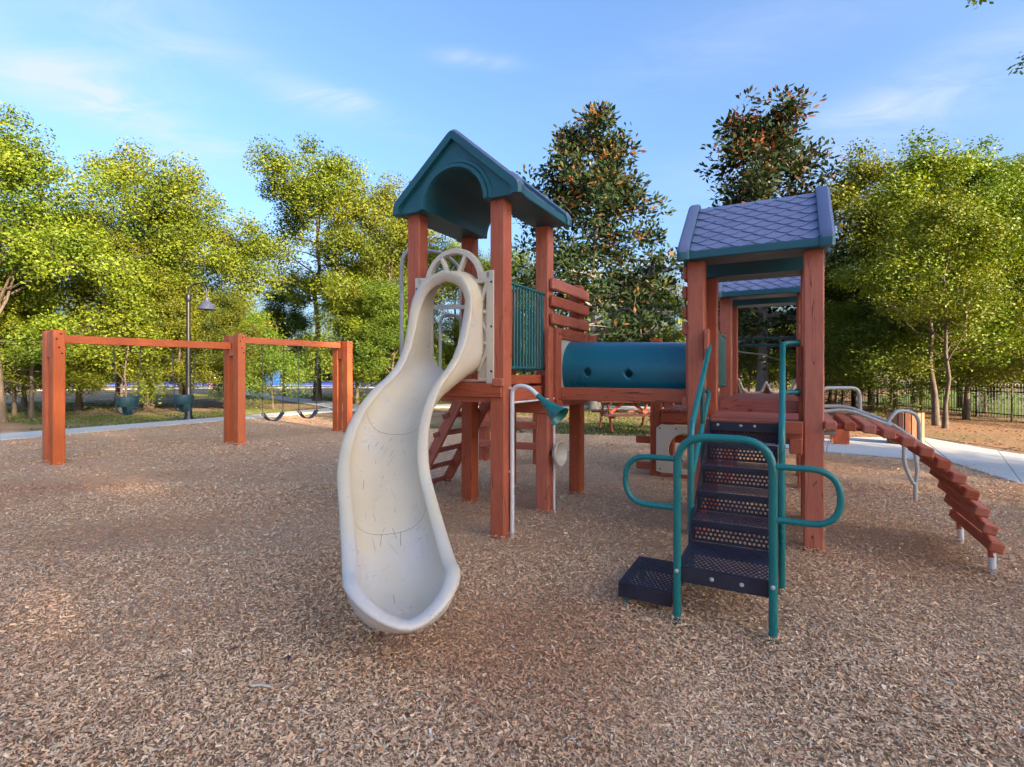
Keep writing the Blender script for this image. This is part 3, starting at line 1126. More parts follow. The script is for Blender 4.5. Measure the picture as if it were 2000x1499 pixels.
RT = 'trees of the grove on the right'
tree('airy', 'grove_tree', 13.9, 19.8, 10.6, 30, 'airy tree with open crown just right of the near shingled roof', 'tree', RT)
tree('pine', 'pine_tree', 18.9, 24.0, 11.7, 0, 'slender pine tip rising above the grove on the right', 'tree', RT)
tree('airy', 'grove_tree', 11.6, 14.0, 8.2, 45, 'tree with stout bare lower trunk before the black fence', 'tree', RT, 1.05)
tree('airy', 'grove_tree', 11.25, 13.3, 6.4, 170, 'thin trunked tree beside the stout trunk before the fence', 'tree', RT)
tree('slim_a', 'grove_tree', 14.6, 19.6, 8.2, 100, 'dark trunked tree behind the slatted trash can', 'tree', RT)
tree('airy', 'grove_tree', 14.1, 15.9, 8.6, 220, 'leafy tree rising at the black fence right of the stout trunk', 'tree', RT, 1.0)
tree('oak_a', 'grove_tree', 15.1, 14.6, 8.0, 300, 'leafy tree cut by the right edge of the photo at the fence', 'tree', RT, .95)
tree('oak_a', 'grove_tree', 18.5, 21, 10.6, 10, 'tree behind the fence right of the pine tip', 'tree', RT)
tree('slim_b', 'grove_tree', 20.4, 19.5, 9.8, 130, 'tree behind the fence near the right edge', 'tree', RT, 1.1)
tree('oak_b', 'grove_tree', 21.5, 27, 12.2, 80, 'tall tree deep in the grove behind the pine', 'tree', RT)
tree('slim_b', 'grove_tree', 17.3, 29, 8.6, 200, 'leafy tree behind the second lamp post', 'tree', RT, 1.1)
tree('oak_a', 'grove_tree', 27.5, 27, 12.5, 190, 'tall tree deep in the grove at the right edge', 'tree', RT)
tree('sapling', 'sapling', 13.2, 16.5, 3.4, 90, 'leaning young sapling just behind the trash can', 'tree', 'saplings')
tree('sapling', 'sapling', 14.55, 14.9, 3.2, 190, 'young sapling close to the fence at the right edge', 'tree', 'saplings')
tree('shrub', 'shrub', 13.4, 20.8, 2.8, 30, 'green shrub behind the grey tube handrail on the right', 'shrub', 'shrubs')
tree('shrub', 'shrub', 12.9, 28.0, 3.6, 120, 'sunlit yellow green shrub seen through the near tower', 'shrub', 'shrubs')
tree('shrub', 'shrub', 16.1, 30.0, 4.0, 220, 'sunlit shrub right of the pale magnolia trunk', 'shrub', 'shrubs')

for (x, y, h, k, rz, lab) in ((13.0, 17.6, 3.6, 'shrub', 50, 'green shrub between trash can and black fence'), (16.8, 18.2, 4.6, 'slim_a', 10, 'low dark tree just behind the fence right of the second lamp post'),
                              (17.6, 15.6, 4.4, 'slim_b', 70, 'low leafy tree behind the fence near the stout trunk'), (12.3, 19.4, 4.2, 'slim_b', 140, 'low leafy tree behind the start of the arched climber'),
                              (18.8, 17.2, 5.4, 'slim_a', 220, 'low dark tree behind the fence close to the right edge'), (15.2, 24.5, 5.2, 'slim_b', 300, 'bushy tree low in the grove behind the second lamp post')):
    tree(k, 'understory_tree' if k != 'shrub' else 'shrub', x, y, h, rz, lab, 'tree' if k != 'shrub' else 'shrub', 'understory of the grove', 1.1)
for (x, y, h, k, rz, lab) in ((-14.2, 18.6, 3.8, 'slim_b', 0, 'low leafy tree behind the first bucket swing'), (-16.9, 17.4, 4.2, 'slim_b', 120, 'low leafy tree behind the leftmost swing post'),
                              (-11.2, 21.0, 4.2, 'slim_b', 240, 'low leafy tree left of the belt swings'), (-20.5, 21.5, 6.0, 'slim_b', 60, 'leafy tree at the left edge under the oak')):
    tree(k, 'understory_tree', x, y, h, rz, lab, 'tree', 'understory trees', 1.25)

# trees outside the picture, to the right and behind the viewer: they shade the playground
SH = 'shade trees beside the viewer'
for i, (d, t, h, w) in enumerate(((30, -12.5, 15.6, .95), (31, -6.2, 16.6, .72), (29.5, -.8, 16.2, .50), (31, 4.6, 15.2, .56), (37, -9.5, 18.2, .95), (39, 1.0, 16.0, .6), (37.0, -3.3, 19.5, .80), (42, -1.0, 18.5, 1.4), (30, -18.5, 16.5, 1.6))):
    x, y = sun_dir.x / math.cos(SUN_EL) * d + .698 * t, 6 + sun_dir.y / math.cos(SUN_EL) * d + .716 * t
    tree('airy' if i > 6 else ('oak_a', 'oak_b')[i % 2], 'shade_tree', x, y, h, 47 * i, 'tall shade oak outside the view behind the viewer', 'tree', SH, w)


def far_woods():
    cl = []
    g = random.Random(77)
    for i in range(520):
        x = g.uniform(-75, 80)
        y = 44 + g.uniform(0, 16) if x > -8 else 72 + g.uniform(0, 14)
        h = 7.5 + 2.5 * math.sin(x * .21) + g.uniform(-1, 1)
        for k in range(5):
            cl.append((x + g.gauss(0, 1.2), y + g.gauss(0, 1.2), max(.5, h * g.uniform(.12, 1.0)), g.uniform(.8, 1.3)))
    cm = crown_mesh('far_woods', cl, per=26, rc=1.1, ls=.42, lw=.26, seed=41)
    cm.materials.append(M['oak_leaf'])
    tag(link('far_woods', cm), 'far band of green woods behind the court and park', 'woods', kind='stuff')


far_woods()

# ------------------------------------------------------------------ the play structure (local frame: x along the tunnel, y away from the slide)
PS = tag(empty('play_structure', (-.094, 4.398, 0), R(-28.2)),
         'red timber play structure with beige curved slide, blue tunnel, stairs and shingled roofs', 'play structure')
W_ = M['wood']
DA, DB, DC = 1.33, 1.02, 1.12            # deck heights


def post(a, b, top, w=.14, name='post', bot=-.05, parent=PS, mat=W_):
    return beam(name, (a, b, bot), (a, b, top), w, w, mat, parent, up=(0, 1, 0), bev=.010)


P0, P1, P2, P3, P4, P5 = (-.90, 0), (0, 0), (0, .90), (-.90, .90), (0, 1.80), (-.90, 1.80)
Q0, Q1, Q2, Q3 = (1.47, .88), (2.35, .88), (2.35, 1.78), (1.47, 1.78)
R0, R1, R2, R3 = (1.47, 3.33), (2.35, 3.33), (2.35, 4.22), (1.47, 4.22)
S0, S1 = (.58, 3.33), (.58, 4.22)
for p in (P0, P1, P2, P3):
    post(*p, 2.90)
for p in (P4, P5):
    post(*p, 2.42)
for p in (Q0, Q1, Q2, Q3, R0, R1, R2, R3):
    post(*p, 2.375)
for p in (S0, S1):
    post(*p, 1.88)

# roofs: moulded gable with a barrel vault below, raised ends and scale-shaped shingles
SPAN, LEN, EAVE, RIDGE, VR = .62, 1.14, .070, .580, .31
_roof = {}


def slope_mesh(s):
    b = MB().add([(-LEN / 2 + .09, s * SPAN, EAVE + .003), (LEN / 2 - .09, s * SPAN, EAVE + .003), (LEN / 2 - .09, s * .03, RIDGE + .003), (-LEN / 2 + .09, s * .03, RIDGE + .003)], [(0, 1, 2, 3)])
    o = b.build('slope_sheet', M['shingle'])
    me = o.data
    bpy.data.objects.remove(o)
    return me


def make_roof(loc, rz):
    root_loc = Vector(loc)
    if not _roof:
        b = MB()
        arc = [(VR * math.cos(t), VR * math.sin(t)) for t in [math.pi * i / 18 for i in range(19)]]
        out_l = [(-SPAN, 0), (-SPAN, EAVE), (-.03, RIDGE), (.03, RIDGE), (SPAN, EAVE), (SPAN, 0)]
        x0, x1 = -LEN / 2 + .035, LEN / 2 - .035
        # outer skin
        b.grid([[Vector((x, y, z)) for (y, z) in out_l] for x in (x0, x1)])
        # vault and soffits
        inner = [(SPAN, 0)] + arc + [(-SPAN, 0)]
        b.grid([[Vector((x, y, z)) for (y, z) in inner] for x in (x0, x1)])
        # gable walls between vault and slope: fan of quads
        for x in (x0, x1):
            top = []
            for (y, z) in arc:
                yy = max(-SPAN, min(SPAN, y / VR * SPAN))
                zz = EAVE + (RIDGE - EAVE) * (1 - max(0, abs(yy) - .03) / (SPAN - .03))
                top.append(Vector((x, yy, min(zz, RIDGE))))
            b.grid([[Vector((x, y, z)) for (y, z) in arc], top])
            b.add([(x, VR, 0), (x, SPAN, 0), (x, SPAN, EAVE)], [(0, 1, 2)])
            b.add([(x, -VR, 0), (x, -SPAN, 0), (x, -SPAN, EAVE)], [(0, 1, 2)])
        o = b.build('roof', M['roof'], smooth=True, doubles=.0005, angle=.6)
        _roof['body'] = o.data
        bpy.data.objects.remove(o)
        # arch moulding
        b = MB()
        for (ra, rb, d) in ((VR + .003, VR + .045, .030), (VR + .045, VR + .085, .014)):
            xa, xb = (LEN / 2 - .033), (LEN / 2 - .035 + d)
            rows = []
            for i in range(25):
                t = math.pi * i / 24
                c_, s_ = math.cos(t), math.sin(t)
                rows.append([Vector((xa, ra * c_, ra * s_)), Vector((xb, (ra + .006) * c_, (ra + .006) * s_)), Vector((xb, (rb - .006) * c_, (rb - .006) * s_)), Vector((xa, rb * c_, rb * s_))])
            b.grid(rows)
        o = b.build('arch_moulding', M['roof'], smooth=True, angle=.7, doubles=.0005)
        _roof['arch'] = o.data
        bpy.data.objects.remove(o)
        # raised rake ends, rounded over the ridge
        b = MB()
        line = fillet([(0, -SPAN - .02, -.004), (0, -SPAN - .02, EAVE + .012), (0, 0, RIDGE + .055), (0, SPAN + .02, EAVE + .012), (0, SPAN + .02, -.004)], .05, 5)
        prof = [(-.055, -.05), (-.055, .012), (-.035, .032), (.03, .032), (.045, .020), (.045, -.05)]
        rows = []
        for i, p in enumerate(line):
            t = (line[min(i + 1, len(line) - 1)] - line[max(i - 1, 0)]).normalized()
            nrm = Vector((0, -t.z, t.y))
            rows.append([p + Vector((px, 0, 0)) + nrm * pz * (1 if True else 1) for (px, pz) in prof])
        b.grid(rows, close_v=True)
        b.add(rows[0], [tuple(range(6))])
        b.add(rows[-1], [tuple(range(6))])
        o = b.build('rake_trim', M['rake'], smooth=True, angle=.7)
        o.data.materials[0] = M['roof']
        o.data.materials.append(M['rake'])
        for f in o.data.polygons:
            if abs(f.normal.x) < .75 and f.center.z > .05 and f.normal.z > .2:  # upward faces get a paler tone: light from the sky coloured in
                f.material_index = 1
        _roof['rake'] = o.data
        bpy.data.objects.remove(o)
        # eave fascia
        b = MB().box((0, 0, 0), (LEN - .10, .03, EAVE))
        o = b.build('eave_board', M['roof'], bevel=.008)
        _roof['eave'] = o.data
        bpy.data.objects.remove(o)
        # one scale shingle, lying in its own plane (x across, y up the slope)
        w, h = .083, .064
        b = MB()
        pts = [(-w, .045, .001), (-w * .98, .0, .007), (-w * .45, -h * .72, .011), (0, -h, .013), (w * .45, -h * .72, .011), (w * .98, .0, .007), (w, .045, .001)]
        low = [(x, y, 0) for (x, y, z) in pts]
        n = len(pts)
        b.add(pts + low, [tuple(range(n))] + [(i, (i + 1) % n, n + (i + 1) % n, n + i) for i in range(n)])
        o = b.build('shingle', M['shingle'])
        _roof['shingle'] = o.data
        bpy.data.objects.remove(o)
    r = link('roof', _roof['body'], None, PS, loc, (0, 0, rz))
    link('arch_moulding', _roof['arch'], None, r)
    link('arch_moulding', _roof['arch'], None, r, (0, 0, 0), (0, 0, math.pi))
    link('rake_trim', _roof['rake'], None, r, (-LEN / 2 + .052, 0, 0))
    link('rake_trim', _roof['rake'], None, r, (LEN / 2 - .052, 0, 0), (0, 0, math.pi))
    for s in (-1, 1):
        link('eave_board', _roof['eave'], None, r, (0, s * (SPAN + .012), EAVE / 2 - .002))
    sl = math.atan2(RIDGE - EAVE, SPAN - .03)
    Ls = math.hypot(RIDGE - EAVE, SPAN - .03)
    rows = 11
    for s in (-1, 1):
        link('slope_sheet', _roof.setdefault(('sl', s), slope_mesh(s)), None, r)
        for i in range(rows):
            dd = .035 + i * (Ls - .05) / (rows - 1)
            y = s * (SPAN - dd * math.cos(sl))
            z = EAVE + dd * math.sin(sl) + .003
            ncol = 6 if i % 2 == 0 else 5
            for k in range(ncol):
                x = (k - (ncol - 1) / 2) * .168
                mt = Matrix(((1, 0, 0), (0, math.cos(sl), -math.sin(sl)), (0, math.sin(sl), math.cos(sl))))
                if s > 0:
                    mt = Matrix.Rotation(math.pi, 3, 'Z') @ mt
                link('shingle', _roof['shingle'], None, r, (x, y, z), mt.to_euler())
    return r


make_roof((-.40, .40, 2.872), R(90))
make_roof((1.91, 1.33, 2.365), 0)
make_roof((1.91, 3.775, 2.365), 0)

# decks: frame beams plus planks
WD = M['wood_deck']


def deck(x0, x1, y0, y1, z, n, along='x', lip=.0, frame_h=.14):
    d = empty('deck', (0, 0, 0), 0, PS)
    t = .038
    if along == 'x':
        pw = (y1 - y0) / n
        for i in range(n):
            beam('plank', (x0 - lip, y0 + (i + .5) * pw, z - t / 2), (x1 + lip, y0 + (i + .5) * pw, z - t / 2), pw - .008, t, WD, d, bev=.004)
    else:
        pw = (x1 - x0) / n
        for i in range(n):
            beam('plank', (x0 + (i + .5) * pw, y0 - lip, z - t / 2), (x0 + (i + .5) * pw, y1 + lip, z - t / 2), pw - .008, t, WD, d, bev=.004)
    zb = z - t - frame_h / 2 - .002
    for y in (y0 + .03, y1 - .03):
        beam('joist', (x0, y, zb), (x1, y, zb), .038, frame_h, W_, d)
    for x in (x0 + .05, x1 - .05):
        beam('joist', (x, y0 + .06, zb - .004), (x, y1 - .06, zb - .004), .038, frame_h - .01, W_, d)
    return d


deck(-.83, -.07, -.06, .96, DA, 8)
deck(-.83, -.07, .97, 1.86, DA, 7)
deck(1.545, 2.275, .76, 1.86, DB, 8, lip=.0)
deck(1.55, 2.27, 1.90, 3.24, DC, 10)
deck(1.55, 2.27, 3.26, 4.30, DC, 8)
deck(.66, 1.39, 3.22, 4.30, .92, 6, along='y')
# heavy front nosing and step boards of the stair tower
beam('deck_nosing', (1.50, .735, DB - .045), (2.275, .735, DB - .045), .05, .10, W_, PS)
beam('step_board', (1.55, 1.865, DC - .045), (2.27, 1.865, DC - .045), .06, .12, WD, PS)
beam('joist', (1.545, .80, DB - .21), (1.545, 1.85, DB - .21), .09, .13, W_, PS)
beam('joist', (2.225, .72, DB - .19), (2.225, 1.85, DB - .19), .09, .12, W_, PS)
# slide tower: rails under the bars, ledger blocks, joists
beam('ledger', (.0, .075, 1.345), (.0, .825, 1.345), .045, .085, W_, PS)
beam('ledger', (-.83, -.075, 1.255), (.05, -.075, 1.255), .03, .12, W_, PS)
beam('ledger', (-.03, -.085, 1.325), (.07, -.085, 1.325), .045, .07, W_, PS, bev=.008)
beam('ledger', (0, .08, 1.21), (0, .82, 1.21), .05, .14, W_, PS)
beam('joist', (-.60, .86, 1.06), (.12, .86, 1.06), .09, .12, W_, PS)
beam('joist', (-.83, 1.80, 1.21), (0, 1.80, 1.21), .05, .14, W_, PS)

# teal bar barriers


def barrier(p0, p1, z0, z1, n, mat=M['teal_dark'], r=.010):
    root = empty('bar_barrier', (0, 0, 0), 0, PS)
    p0, p1 = Vector((*p0, 0)), Vector((*p1, 0))
    for z in (z0, z1):
        MB().tube([p0 + Vector((0, 0, z)), p1 + Vector((0, 0, z))], .016, 8).build('rail', mat, root, smooth=True)
    key = MB().tube([(0, 0, z0), (0, 0, z1)], r, 7).build('bar', mat, root, smooth=True)
    for i in range(n):
        p = p0.lerp(p1, (i + .6) / (n + .2))
        if i == 0:
            key.location = p
            o = key
        else:
            o = link('bar', key.data, None, root, p)
    return root


barrier((.03, .08), (.03, .82), 1.45, 2.19, 12, M['teal_mid'], .011)
barrier((-.83, 1.86), (-.07, 1.86), 1.45, 2.19, 14)
barrier((1.47, 1.86), (1.47, 3.25), 1.25, 1.86, 22)
barrier((2.40, 1.86), (2.40, 3.25), 1.25, 1.86, 22)
barrier((.58, 3.42), (.58, 4.14), 1.02, 1.55, 12)
barrier((1.54, 4.26), (2.28, 4.26), 1.80, 1.90, 2)

# slat walls with wide boards on the tunnel sides
for z in (2.30, 2.125, 1.95):
    beam('slat', (.10, .84, z), (.10, 1.90, z), .04, .115, W_, PS, bev=.010)
for z in (2.28, 2.11, 1.94):
    beam('slat', (1.375, .84, z), (1.375, 1.84, z), .04, .115, W_, PS, bev=.010)
for (x, y) in ((2.44, .98), (1.535, .80)):
    for z in (1.80, 1.25) if x > 2 else (1.66,):
        beam('cleat', (x - .10 if x > 2 else x + .03, y - .02, z - .12), (x - .10 if x > 2 else x + .03, y - .02, z + .12), .04, .09, W_, PS, bev=.008)
beam('cleat', (2.262, .93, 1.02), (2.262, .93, 1.62), .03, .09, W_, PS)


def tunnel():
    x0, x1, yc, zc0, zc1, rr = .10, 1.40, 1.35, 1.45, 1.405, .295
    root = empty('tunnel', (0, 0, 0), 0, PS)
    n = 40
    bm = bmesh.new()
    me = bpy.data.meshes.new('tunnel_tube')
    nx = 26
    rows = []
    holes = ((.355, -2.86), (.735, -2.86))
    for i in range(nx + 1):
        x = x0 + (x1 - x0) * i / nx
        zc = zc0 + (zc1 - zc0) * i / nx
        rows.append([bm.verts.new((x, yc + rr * math.cos(2 * math.pi * j / n), zc + rr * math.sin(2 * math.pi * j / n))) for j in range(n)])
    for i in range(nx):
        for j in range(n):
            f = bm.faces.new((rows[i][j], rows[i][(j + 1) % n], rows[i + 1][(j + 1) % n], rows[i + 1][j]))
            f.smooth = True
    bm.to_mesh(me)
    bm.free()
    t = link('tube', me, M['tunnel'], root)
    t.modifiers.new('solid', 'SOLIDIFY').thickness = .012
    # two round portholes cut through the wall facing the viewer
    cut = MB()
    for hx in (.40, .82):
        zc = zc0 + (zc1 - zc0) * (hx - x0) / (x1 - x0) - .028
        cut.tube([(hx, yc - rr - .1, zc), (hx, yc - rr + .12, zc)], .037, 20)
    cut = cut.build('porthole_cutter', M['tunnel'], PS)
    bo = t.modifiers.new('cut', 'BOOLEAN')
    bo.operation = 'DIFFERENCE'
    bo.object = cut
    dg = bpy.context.evaluated_depsgraph_get()
    nm = bpy.data.meshes.new_from_object(t.evaluated_get(dg))
    t.modifiers.clear()
    t.data = nm
    bpy.data.objects.remove(cut)
    # timber frames at both ends
    for (x, s) in ((.115, 1), (1.40, -1)):
        za, zb = 1.10, 1.86
        beam('frame_board', (x, yc - .40, za - .04), (x, yc - .40, zb), .05, .12, W_, root, up=(0, 1, 0), bev=.006)
        beam('frame_board', (x, yc + .40, za - .04), (x, yc + .40, zb), .05, .12, W_, root, up=(0, 1, 0), bev=.006)
        beam('frame_board', (x + s * .003, yc - .338, zb - .055), (x + s * .003, yc + .338, zb - .055), .05, .11, W_, root, bev=.006)
        beam('frame_board', (x + s * .003, yc - .338, za + .03), (x + s * .003, yc + .338, za + .03), .05, .13, W_, root, bev=.006)
        MB().grid([[Vector((x + s * .012, yc + rr * 1.02 * math.cos(t), 1.43 + rr * 1.02 * math.sin(t))) for t in [2 * math.pi * i / 24 for i in range(24)]],
                   [Vector((x + s * .012, yc + max(-.34, min(.34, .52 * math.cos(t))), 1.48 + max(-.33, min(.33, .52 * math.sin(t))))) for t in [2 * math.pi * i / 24 for i in range(24)]]], close_v=True).build('end_panel', M['beige'], root)
    beam('frame_board', (.095, .80, 1.10), (.095, .80, 1.85), .045, .11, W_, root, up=(0, 1, 0))
    beam('frame_board', (.13, 1.80, 1.795), (.13, 2.06, 1.795), .045, .11, W_, root)
    # block ends at the stair tower side
    beam('frame_board', (1.385, .86, 1.80), (1.385, 1.00, 1.80), .075, .11, W_, root)
    beam('frame_board', (1.385, .86, 1.14), (1.385, 1.00, 1.14), .075, .11, W_, root)
    # carrying beams
    beam('support_beam', (.14, 1.02, 1.195), (1.37, 1.02, 1.195), .04, .13, W_, root)
    beam('support_beam', (.14, 1.68, 1.195), (1.37, 1.68, 1.195), .04, .13, W_, root)
    for (y, z) in ((.95, 1.80), (.95, 1.14), (1.05, 1.80)):
        for q in (-.012, .012):
            MB().lathe([(0, .003), (.006, .003), (.006, -.002)], 8, (.142, y + q, z), frame((0, 0, -1)) @ Matrix.Identity(3)).build('nail', M['dark_hole'], root)


tunnel()


# ------------------------------------------------------------------ slide
def slide():
    L0, RR, PHI, L1 = .481, 1.096, .884, .945
    WI, WO = .225, .275

    def wid(s):
        k = min(1, max(0, (s - .22) / .45))
        return .028 * (1 - k * k * (3 - 2 * k))
    LTOT = L0 + RR * PHI + L1
    LE = LTOT - WO                            # where the rounded end starts
    root = empty('slide', (0, 0, 0), 0, PS)

    def cen(s):
        """centre (a, b), heading angle, bed height"""
        if s < L0:
            a, b, h = 0, -s, 0
        elif s < L0 + RR * PHI:
            q = (s - L0) / RR
            a, b, h = RR * (1 - math.cos(q)), -L0 - RR * math.sin(q), q
        else:
            d = s - L0 - RR * PHI
            # slight counter-curve towards the end
            h = PHI - .07 * min(1, d / .8)
            hm = PHI - .035 * min(1, d / .8)
            a = RR * (1 - math.cos(PHI)) + d * math.sin(hm)
            b = -L0 - RR * math.sin(PHI) - d * math.cos(hm)
        t = s / (LTOT + .01)
        zt, ze, sm = 1.41, .20, .514
        zl = zt + (ze - zt) * min(1, max(0, t / .86))
        k = min(1, max(0, t / .9))
        zs = zt + (ze - zt) * k * k * (3 - 2 * k)
        z = zl * (1 - sm) + zs * sm
        return a - .45, b - .05, h, z

    rimz = [(.14, 99), (.165, 2.14), (.18, 2.03), (.24, 1.80), (.30, 1.63), (.37, 1.515), (.45, 1.43), (.55, 1.355)]

    def wall(s, z):
        """wall height over the bed at s"""
        if s <= .14:
            return 9
        if s < .55:
            for i in range(len(rimz) - 1):
                if rimz[i][0] <= s <= rimz[i + 1][0]:
                    f = (s - rimz[i][0]) / (rimz[i + 1][0] - rimz[i][0])
                    hi = min(rimz[i][1], 2.235)
                    return hi + (rimz[i + 1][1] - hi) * f - z
        if s < .62:
            return 1.355 + (s - .55) / .07 * (1.315 - 1.355) - z if False else max(.19, 1.355 - (s - .55) * .62 - z)
        return .19 + .015 * math.sin(s * 3)

    def loop(w, bedoff, hmax, cut, n=22):
        """half section from bed centre up the wall to height 'cut' (over the bed), closing at hmax"""
        pts = []
        for i in range(13):
            t = i / 12
            pts.append((w * (1.32 * t - .32 * t ** 3), bedoff + (.16 - bedoff) * t ** 2.7))
        top = hmax - w
        for i in range(1, 9):
            pts.append((w, .16 + (top - .16) * i / 8))
        for i in range(1, 13):
            q = math.pi / 2 * i / 12
            pts.append((w * math.cos(q), top + w * math.sin(q)))
        # cut
        out = [pts[0]]
        for i in range(1, len(pts)):
            if pts[i][1] >= cut and i > 3:
                f = (cut - pts[i - 1][1]) / (pts[i][1] - pts[i - 1][1] + 1e-9)
                out.append((pts[i - 1][0] + (pts[i][0] - pts[i - 1][0]) * f, cut))
                break
            out.append(pts[i])
        # resample
        d = [0]
        for i in range(1, len(out)):
            d.append(d[-1] + math.hypot(out[i][0] - out[i - 1][0], out[i][1] - out[i - 1][1]))
        res = []
        for k in range(n + 1):
            t = d[-1] * k / n
            i = 0
            while i < len(d) - 2 and d[i + 1] < t:
                i += 1
            f = (t - d[i]) / max(1e-9, d[i + 1] - d[i])
            f = min(1, max(0, f))
            res.append((out[i][0] + (out[i + 1][0] - out[i][0]) * f, out[i][1] + (out[i + 1][1] - out[i][1]) * f))
        return res

    st = [-.03, .03, .08, .12, .139]
    st += [.145, .152, .16, .17, .18, .20, .22, .24, .27, .30, .335, .37, .41, .45, .50, .55, .60]
    s = .66
    while s < LE - .02:
        st.append(s)
        s += .055
    st.append(LE)

    def P(s, y, z):
        a, b, h, bz = cen(s)
        return Vector((a + y * math.cos(h), b + y * math.sin(h), bz + z))
    HM = .86
    inner, outer, rimL, rimR = [], [], [], []
    for s in st:
        z = cen(s)[3]
        c = min(wall(s, z), HM)
        hi = loop(WI + wid(s), 0, HM, c)
        ho = loop(WO + wid(s) * 1.3, -.035, HM + .05, min(c, HM + .05) if c < HM else HM + .05)
        inner.append([P(s, -y, zz) for (y, zz) in reversed(hi)] + [P(s, y, zz) for (y, zz) in hi[1:]])
        outer.append([P(s, -y, zz) for (y, zz) in reversed(ho)] + [P(s, y, zz) for (y, zz) in ho[1:]])
        if s >= .139:
            ym = (hi[-1][0] + ho[-1][0]) / 2
            zm = (hi[-1][1] + ho[-1][1]) / 2
            rimL.append((P(s, -ym, zm), s))
            rimR.append((P(s, ym, zm), s))
    # rounded end: half section turned about the end point
    a, b, h, bz = cen(LE)
    C_ = Vector((a, b, bz))
    w0 = wall(LE, bz)
    capi, capo, caprim = [], [], []
    for k in range(19):
        th = -math.pi / 2 + math.pi * k / 18
        f = abs(math.sin(th))
        c = w0 * (.30 + .70 * f ** 1.5)
        hi = loop(WI, 0, HM, .19)
        ho = loop(WO, -.035, HM, .19)
        # direction: heading (sin h, -cos h), lateral (cos h, sin h)
        dirv = Vector((math.cos(h) * math.sin(th) + math.sin(h) * math.cos(th), math.sin(h) * math.sin(th) - math.cos(h) * math.cos(th), 0))
        sc = c / .19
        ext = 1 + .03 * math.cos(th)
        dz = -.010 * math.cos(th)
        capi.append([C_ + dirv * y * ext + Vector((0, 0, zz * sc + dz)) for (y, zz) in hi])
        capo.append([C_ + dirv * y * ext + Vector((0, 0, (zz * sc if zz > 0 else zz) + dz)) for (y, zz) in ho])
        caprim.append(C_ + dirv * (hi[-1][0] + ho[-1][0]) / 2 * ext + Vector((0, 0, c + dz)))
    MB().grid(inner).grid(capi).build('slide_bed', M['slide'], root, smooth=True, doubles=.001, angle=1.4)
    MB().grid(outer).grid(capo).build('slide_shell', M['slide'], root, smooth=True, doubles=.001, angle=1.4)
    # rolled rim: flattened tube along the whole edge
    line = [p for (p, s) in rimL] + caprim[1:-1] + [p for (p, s) in reversed(rimR)]
    cl = []
    for p in line:
        if not cl or (p - cl[-1]).length > .012:
            cl.append(p)
    if (cl[0] - cl[-1]).length < .03:
        cl.pop()
    rows = []
    for i, p in enumerate(cl):
        t = (cl[(i + 1) % len(cl)] - cl[i - 1]).normalized()
        # outward is always on the same hand of the edge, walking from the hood down the left side, round the end and up again
        o1 = Vector((t.y, -t.x, 0))
        f_h = min(1.0, max(0.0, (p.z - 1.55) / .5))
        if o1.length < 1e-3:
            o1 = Vector((0, -1, 0))
        o1.normalize()
        # on the hood the edge flares up and sideways from the middle of the opening
        rad_ = Vector((p.x + .45, 0, p.z - 1.78))
        rad_.normalize()
        o1 = (o1 * (1 - f_h) + (rad_ + Vector((0, -.35, 0))) * f_h)
        o1 = (o1 - t * o1.dot(t)).normalized()
        n2 = t.cross(o1).normalized()
        ra, rb = .040 + .012 * f_h, .021
        rows.append([p + o1 * ra * math.cos(2 * math.pi * j / 12) + n2 * rb * math.sin(2 * math.pi * j / 12) for j in range(12)])
    MB().grid(rows, close_v=True, close_u=True).build('slide_rim', M['slide'], root, smooth=True, angle=2)
    # moulding seams
    for s in (.86, 1.60):
        z = cen(s)[3]
        hi = loop(WI, 0, HM, .185)
        pr = [(-y, zz) for (y, zz) in reversed(hi)] + hi[1:]
        MB().grid([[P(s + ds, y * .998, zz + .0020) for (y, zz) in pr] for ds in (0, .0028)]).build('seam', M['scuff'], root)
    # scuffs left by shoes, running down the bed
    gs = random.Random(12)
    sc_ = MB()
    for i in range(28):
        s0 = gs.choice((gs.uniform(.7, 1.3), gs.uniform(1.25, LE - .05), gs.uniform(1.4, LE)))
        y0 = gs.gauss(0, .07)
        ln_, dy_ = gs.uniform(.012, .09), gs.gauss(0, .018)
        wd_ = gs.uniform(.0006, .0016)
        rows_ = []
        for q in range(4):
            s1 = min(LE, s0 + ln_ * q / 3)
            y1 = max(-.15, min(.15, y0 + dy_ * q / 3))
            row = []
            for e_ in (-wd_, wd_):
                yy = y1 + e_
                # invert the section curve: find height of the bed at yy
                lo, hi_ = 0.0, 1.0
                for _ in range(20):
                    mid_ = (lo + hi_) / 2
                    if WI * (1.32 * mid_ - .32 * mid_ ** 3) < abs(yy):
                        lo = mid_
                    else:
                        hi_ = mid_
                row.append(P(s1, yy, .16 * lo ** 2.7 + .0016))
            rows_.append(row)
        sc_.grid(rows_)
    tag(sc_.build('scuff_marks', M['scuff'], root), kind='stuff')
    # entrance panel: arch, spokes, closed lower sides with raised ribs
    pn = MB()
    yb, th_ = -.055, .05

    def pbar(a0, z0, a1, z1, w=.035, d=th_, y=yb):
        pn.bar((a0, y, z0), (a1, y, z1), d, w, up=(1, 0, 0) if abs(a1 - a0) < abs(z1 - z0) * .2 else (0, 0, 1))
    ca, cz = -.45, 2.20
    ring = []
    for i in range(25):
        t = math.pi * (i / 24)
        c_, s_ = math.cos(t), math.sin(t)
        r0, r1 = .258, .315
        ring.append([Vector((ca + r0 * c_, yb + .025, cz + r0 * s_)), Vector((ca + (r0 + .006) * c_, yb - .025, cz + (r0 + .006) * s_)), Vector((ca + (r1 - .006) * c_, yb - .025, cz + (r1 - .006) * s_)), Vector((ca + r1 * c_, yb + .025, cz + r1 * s_))])
    pn.grid(ring, close_v=True)
